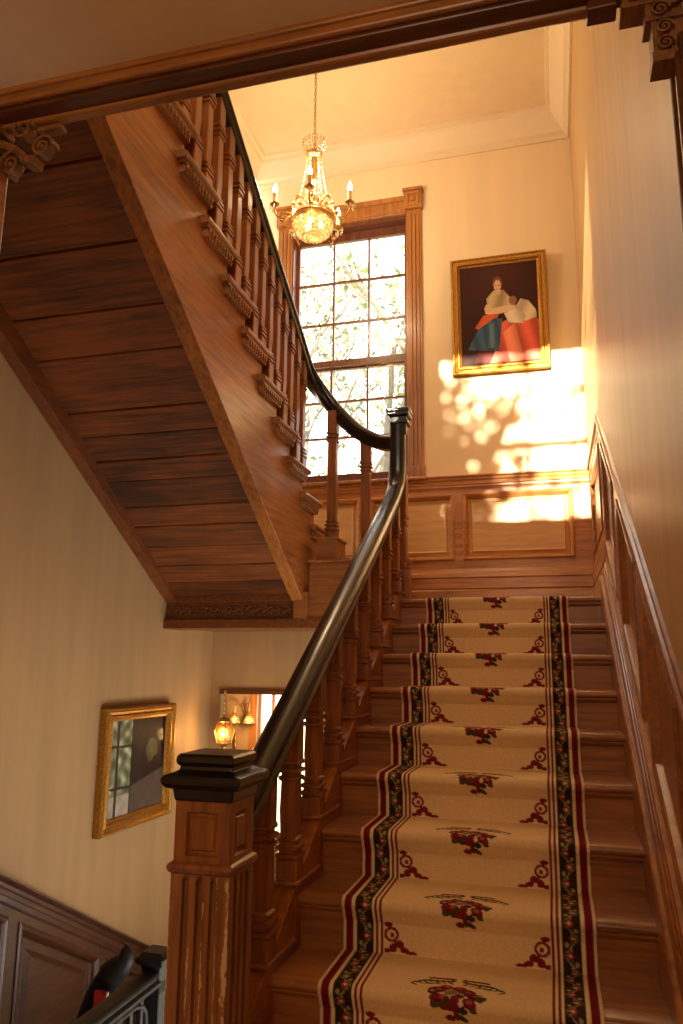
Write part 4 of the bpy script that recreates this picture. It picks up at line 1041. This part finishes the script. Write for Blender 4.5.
# ------------------------------------------------------------------ outdoors
struct('ground', MB().box(-30, 30, YB+1.8, 40, -4.0, -3.6).box(-30, 30, -40, -9.5, -4, -3.6), 'grass', 'lawn outside')
def tree(name_label, x, y, zb, h, spread, seed, nleaf, lsize, zmin=.35):
    r = random.Random(seed); t = thing('tree', name_label, 'tree', (x, y, zb), 'trees outside the windows')
    tr = MB(); tips = []
    def branch(p, d, L, rad, lev):
        pts = [V(p)]; dd = V(d).normalized()
        for i in range(5):
            dd = (dd + V((r.uniform(-.25, .25), r.uniform(-.25, .25), r.uniform(-.05, .18)))).normalized(); pts.append(pts[-1] + dd*L/5)
        tr.tube(pts, [rad*(1 - .11*i) for i in range(6)], 7 if lev < 2 else 5)
        if lev >= 2: tips.extend(pts[2:])
        if lev < 4:
            for i in range(3 if lev else 5):
                q_ = pts[r.choice([2, 3, 4, 5])]; nd = (dd + V((r.uniform(-1, 1), r.uniform(-1, 1), r.uniform(-.2, .7)))*spread).normalized()
                branch(q_, nd, L*r.uniform(.55, .75), rad*.55, lev + 1)
    branch((x, y, zb), (0, 0, 1), h*.45, h*.022, 0)
    build('trunk', tr, 'bark', t, smooth=60, fix=False)
    g = np.random.default_rng(seed); tips = np.array([tuple(p) for p in tips]); c_ = tips[g.integers(0, len(tips), nleaf)] + g.normal(0, .16, (nleaf, 3))
    a_ = g.normal(size=(nleaf, 3)); a_ /= np.linalg.norm(a_, axis=1, keepdims=True); b_ = np.cross(a_, g.normal(size=(nleaf, 3))); b_ /= np.linalg.norm(b_, axis=1, keepdims=True)
    s_ = g.uniform(.6, 1.2, (nleaf, 1))*lsize
    vs = np.stack([c_ - a_*s_, c_ + b_*s_*.5, c_ + a_*s_, c_ - b_*s_*.5], 1).reshape(-1, 3)
    lf = MB(); lf.v = [tuple(p) for p in vs]; lf.f = [tuple(range(i*4, i*4+4)) for i in range(nleaf)]
    build('foliage', lf, 'leaf', t, fix=False); return t
tree('broad tree with thin pale branches nearest outside the tall window', -3.9, 7.2, -3.6, 12.5, .75, 11, 3600, .075)
tree('leafy tree farther off to the right outside the tall window', -1.5, 14.5, -3.6, 10.5, .7, 23, 4200, .11)
tree('low leafy tree farther off to the left outside the tall window', -10.0, 17.0, -3.6, 12.0, .7, 31, 4200, .12)
tu = thing('tree', 'leafy tree outside the upper hall window', 'tree', (-3.5, -9.6, -3.6), 'trees outside the windows')
build('trunk', MB().tube(crom([(-3.5, -9.6, -3.6), (-3.4, -9.5, 0), (-3.1, -9.4, 2.6), (-2.6, -9.2, 4.4), (-2.1, -9.0, 5.4)], 5), [.24 - .01*i for i in range(21)], 9), 'bark', tu, smooth=60)
g_ = np.random.default_rng(9); cs_ = np.vstack([g_.normal((-2.95, -9.2, 4.75), (.42, .4, .55), (2600, 3)), g_.normal((-1.95, -9.0, 3.75), (.5, .4, .22), (520, 3)), g_.normal((-1.8, -9.0, 5.2), (.7, .4, .45), (110, 3))])
lf_ = MB()
for c_ in cs_:
    a_ = V(g_.normal(size=3)).normalized(); b_ = a_.cross(V(g_.normal(size=3))).normalized(); c_ = V(c_); q_ = g_.uniform(.05, .10)
    lf_.add([c_ - a_*q_, c_ + b_*q_*.5, c_ + a_*q_, c_ - b_*q_*.5], [(0, 1, 2, 3)])
build('foliage', lf_, 'leaf', tu, fix=False)

# ------------------------------------------------------------------ light
w = bpy.data.worlds.new('World'); SC.world = w; w.use_nodes = True
nt = w.node_tree; bg = nt.nodes['Background']; bg.inputs[0].default_value = (1.0, .95, .86, 1); bg.inputs[1].default_value = 4.0
sun = bpy.data.lights.new('sun', 'SUN'); sun.energy = 30; sun.angle = math.radians(.55); sun.color = (1.0, .84, .62)
so = bpy.data.objects.new('sun', sun); COL.objects.link(so)
sdir = V((.155, 1.0, -.335)).normalized(); so.rotation_euler = sdir.to_track_quat('-Z', 'Y').to_euler()
def point(name, loc, e, c, r=.05):
    l = bpy.data.lights.new(name, 'POINT'); l.energy = e; l.color = c; l.shadow_soft_size = r
    o = bpy.data.objects.new(name, l); COL.objects.link(o); o.location = loc
WARM = (1.0, .72, .42)
point('chandelier_light', (CX, CY, CZ + .40), 38, WARM, .10)
for p_ in CAND[::2]: point('candle_light', (p_[0], p_[1], p_[2] + .06), 8, WARM, .03)
point('pendant_light', (hx + .03, hy - .12, -.93), 4, (1, .55, .20), .05)
point('sconce_light', (scx + .25, 2.45, -.9), 16, (1, .58, .25), .06)
point('room_fill_light', (-.7, -6.3, .70), 62, (1.0, .74, .48), .35)  # unseen fill light without a fixture, added to brighten the lower stairs
point('upper_hall_lamp', (-1.0, -3.9, 3.9), 40, (1.0, .70, .42), .2)
def portal(loc, rot, sx, sy, e=None, c=(1, 1, 1)):
    l = bpy.data.lights.new('window_portal', 'AREA'); l.shape = 'RECTANGLE'; l.size = sx; l.size_y = sy
    l.cycles.is_portal = True
    o = bpy.data.objects.new('window_portal', l); COL.objects.link(o); o.location = loc; o.rotation_euler = rot
portal((-1.965, YB+.2, 2.32), (math.radians(-90), 0, 0), 1.07, 2.3)
portal((-1.385, -4.82, 3.49), (math.radians(90), 0, 0), 1.53, 1.54)
portal((-3.0, 3.05, -1.36), (math.radians(-90), 0, 0), .57, 1.5)

# ------------------------------------------------------------------ camera
f_, yaw, pitch, roll = 767.618, .267997, .201177, .00977
cy_, sy_, cp2, sp2 = math.cos(yaw), math.sin(yaw), math.cos(pitch), math.sin(pitch)
fw = V((-sy_*cp2, cy_*cp2, sp2)); rt = V((cy_, sy_, 0)); up = rt.cross(fw)
cr_, sr_ = math.cos(roll), math.sin(roll); r2_ = rt*cr_ + up*sr_; u2_ = up*cr_ - rt*sr_
cam = bpy.data.cameras.new('camera'); cam.sensor_fit = 'VERTICAL'; cam.sensor_height = 36; cam.lens = f_*36/1024; cam.clip_start = .05; cam.clip_end = 200
co = bpy.data.objects.new('camera', cam); COL.objects.link(co)
mw = Matrix((( r2_.x, u2_.x, -fw.x, -.2985), (r2_.y, u2_.y, -fw.y, -4.7972), (r2_.z, u2_.z, -fw.z, -.4339), (0, 0, 0, 1)))
co.matrix_world = mw; SC.camera = co
vs_ = SC.view_settings; vs_.view_transform = 'Standard'; vs_.look = 'None'; vs_.gamma = 1; vs_.use_curve_mapping = False; vs_.exposure = 0.35
SC.cycles.use_denoising = True; SC.cycles.max_bounces = 10; SC.cycles.diffuse_bounces = 5; SC.cycles.caustics_reflective = False; SC.cycles.caustics_refractive = False
SC.cycles.sample_clamp_indirect = 8
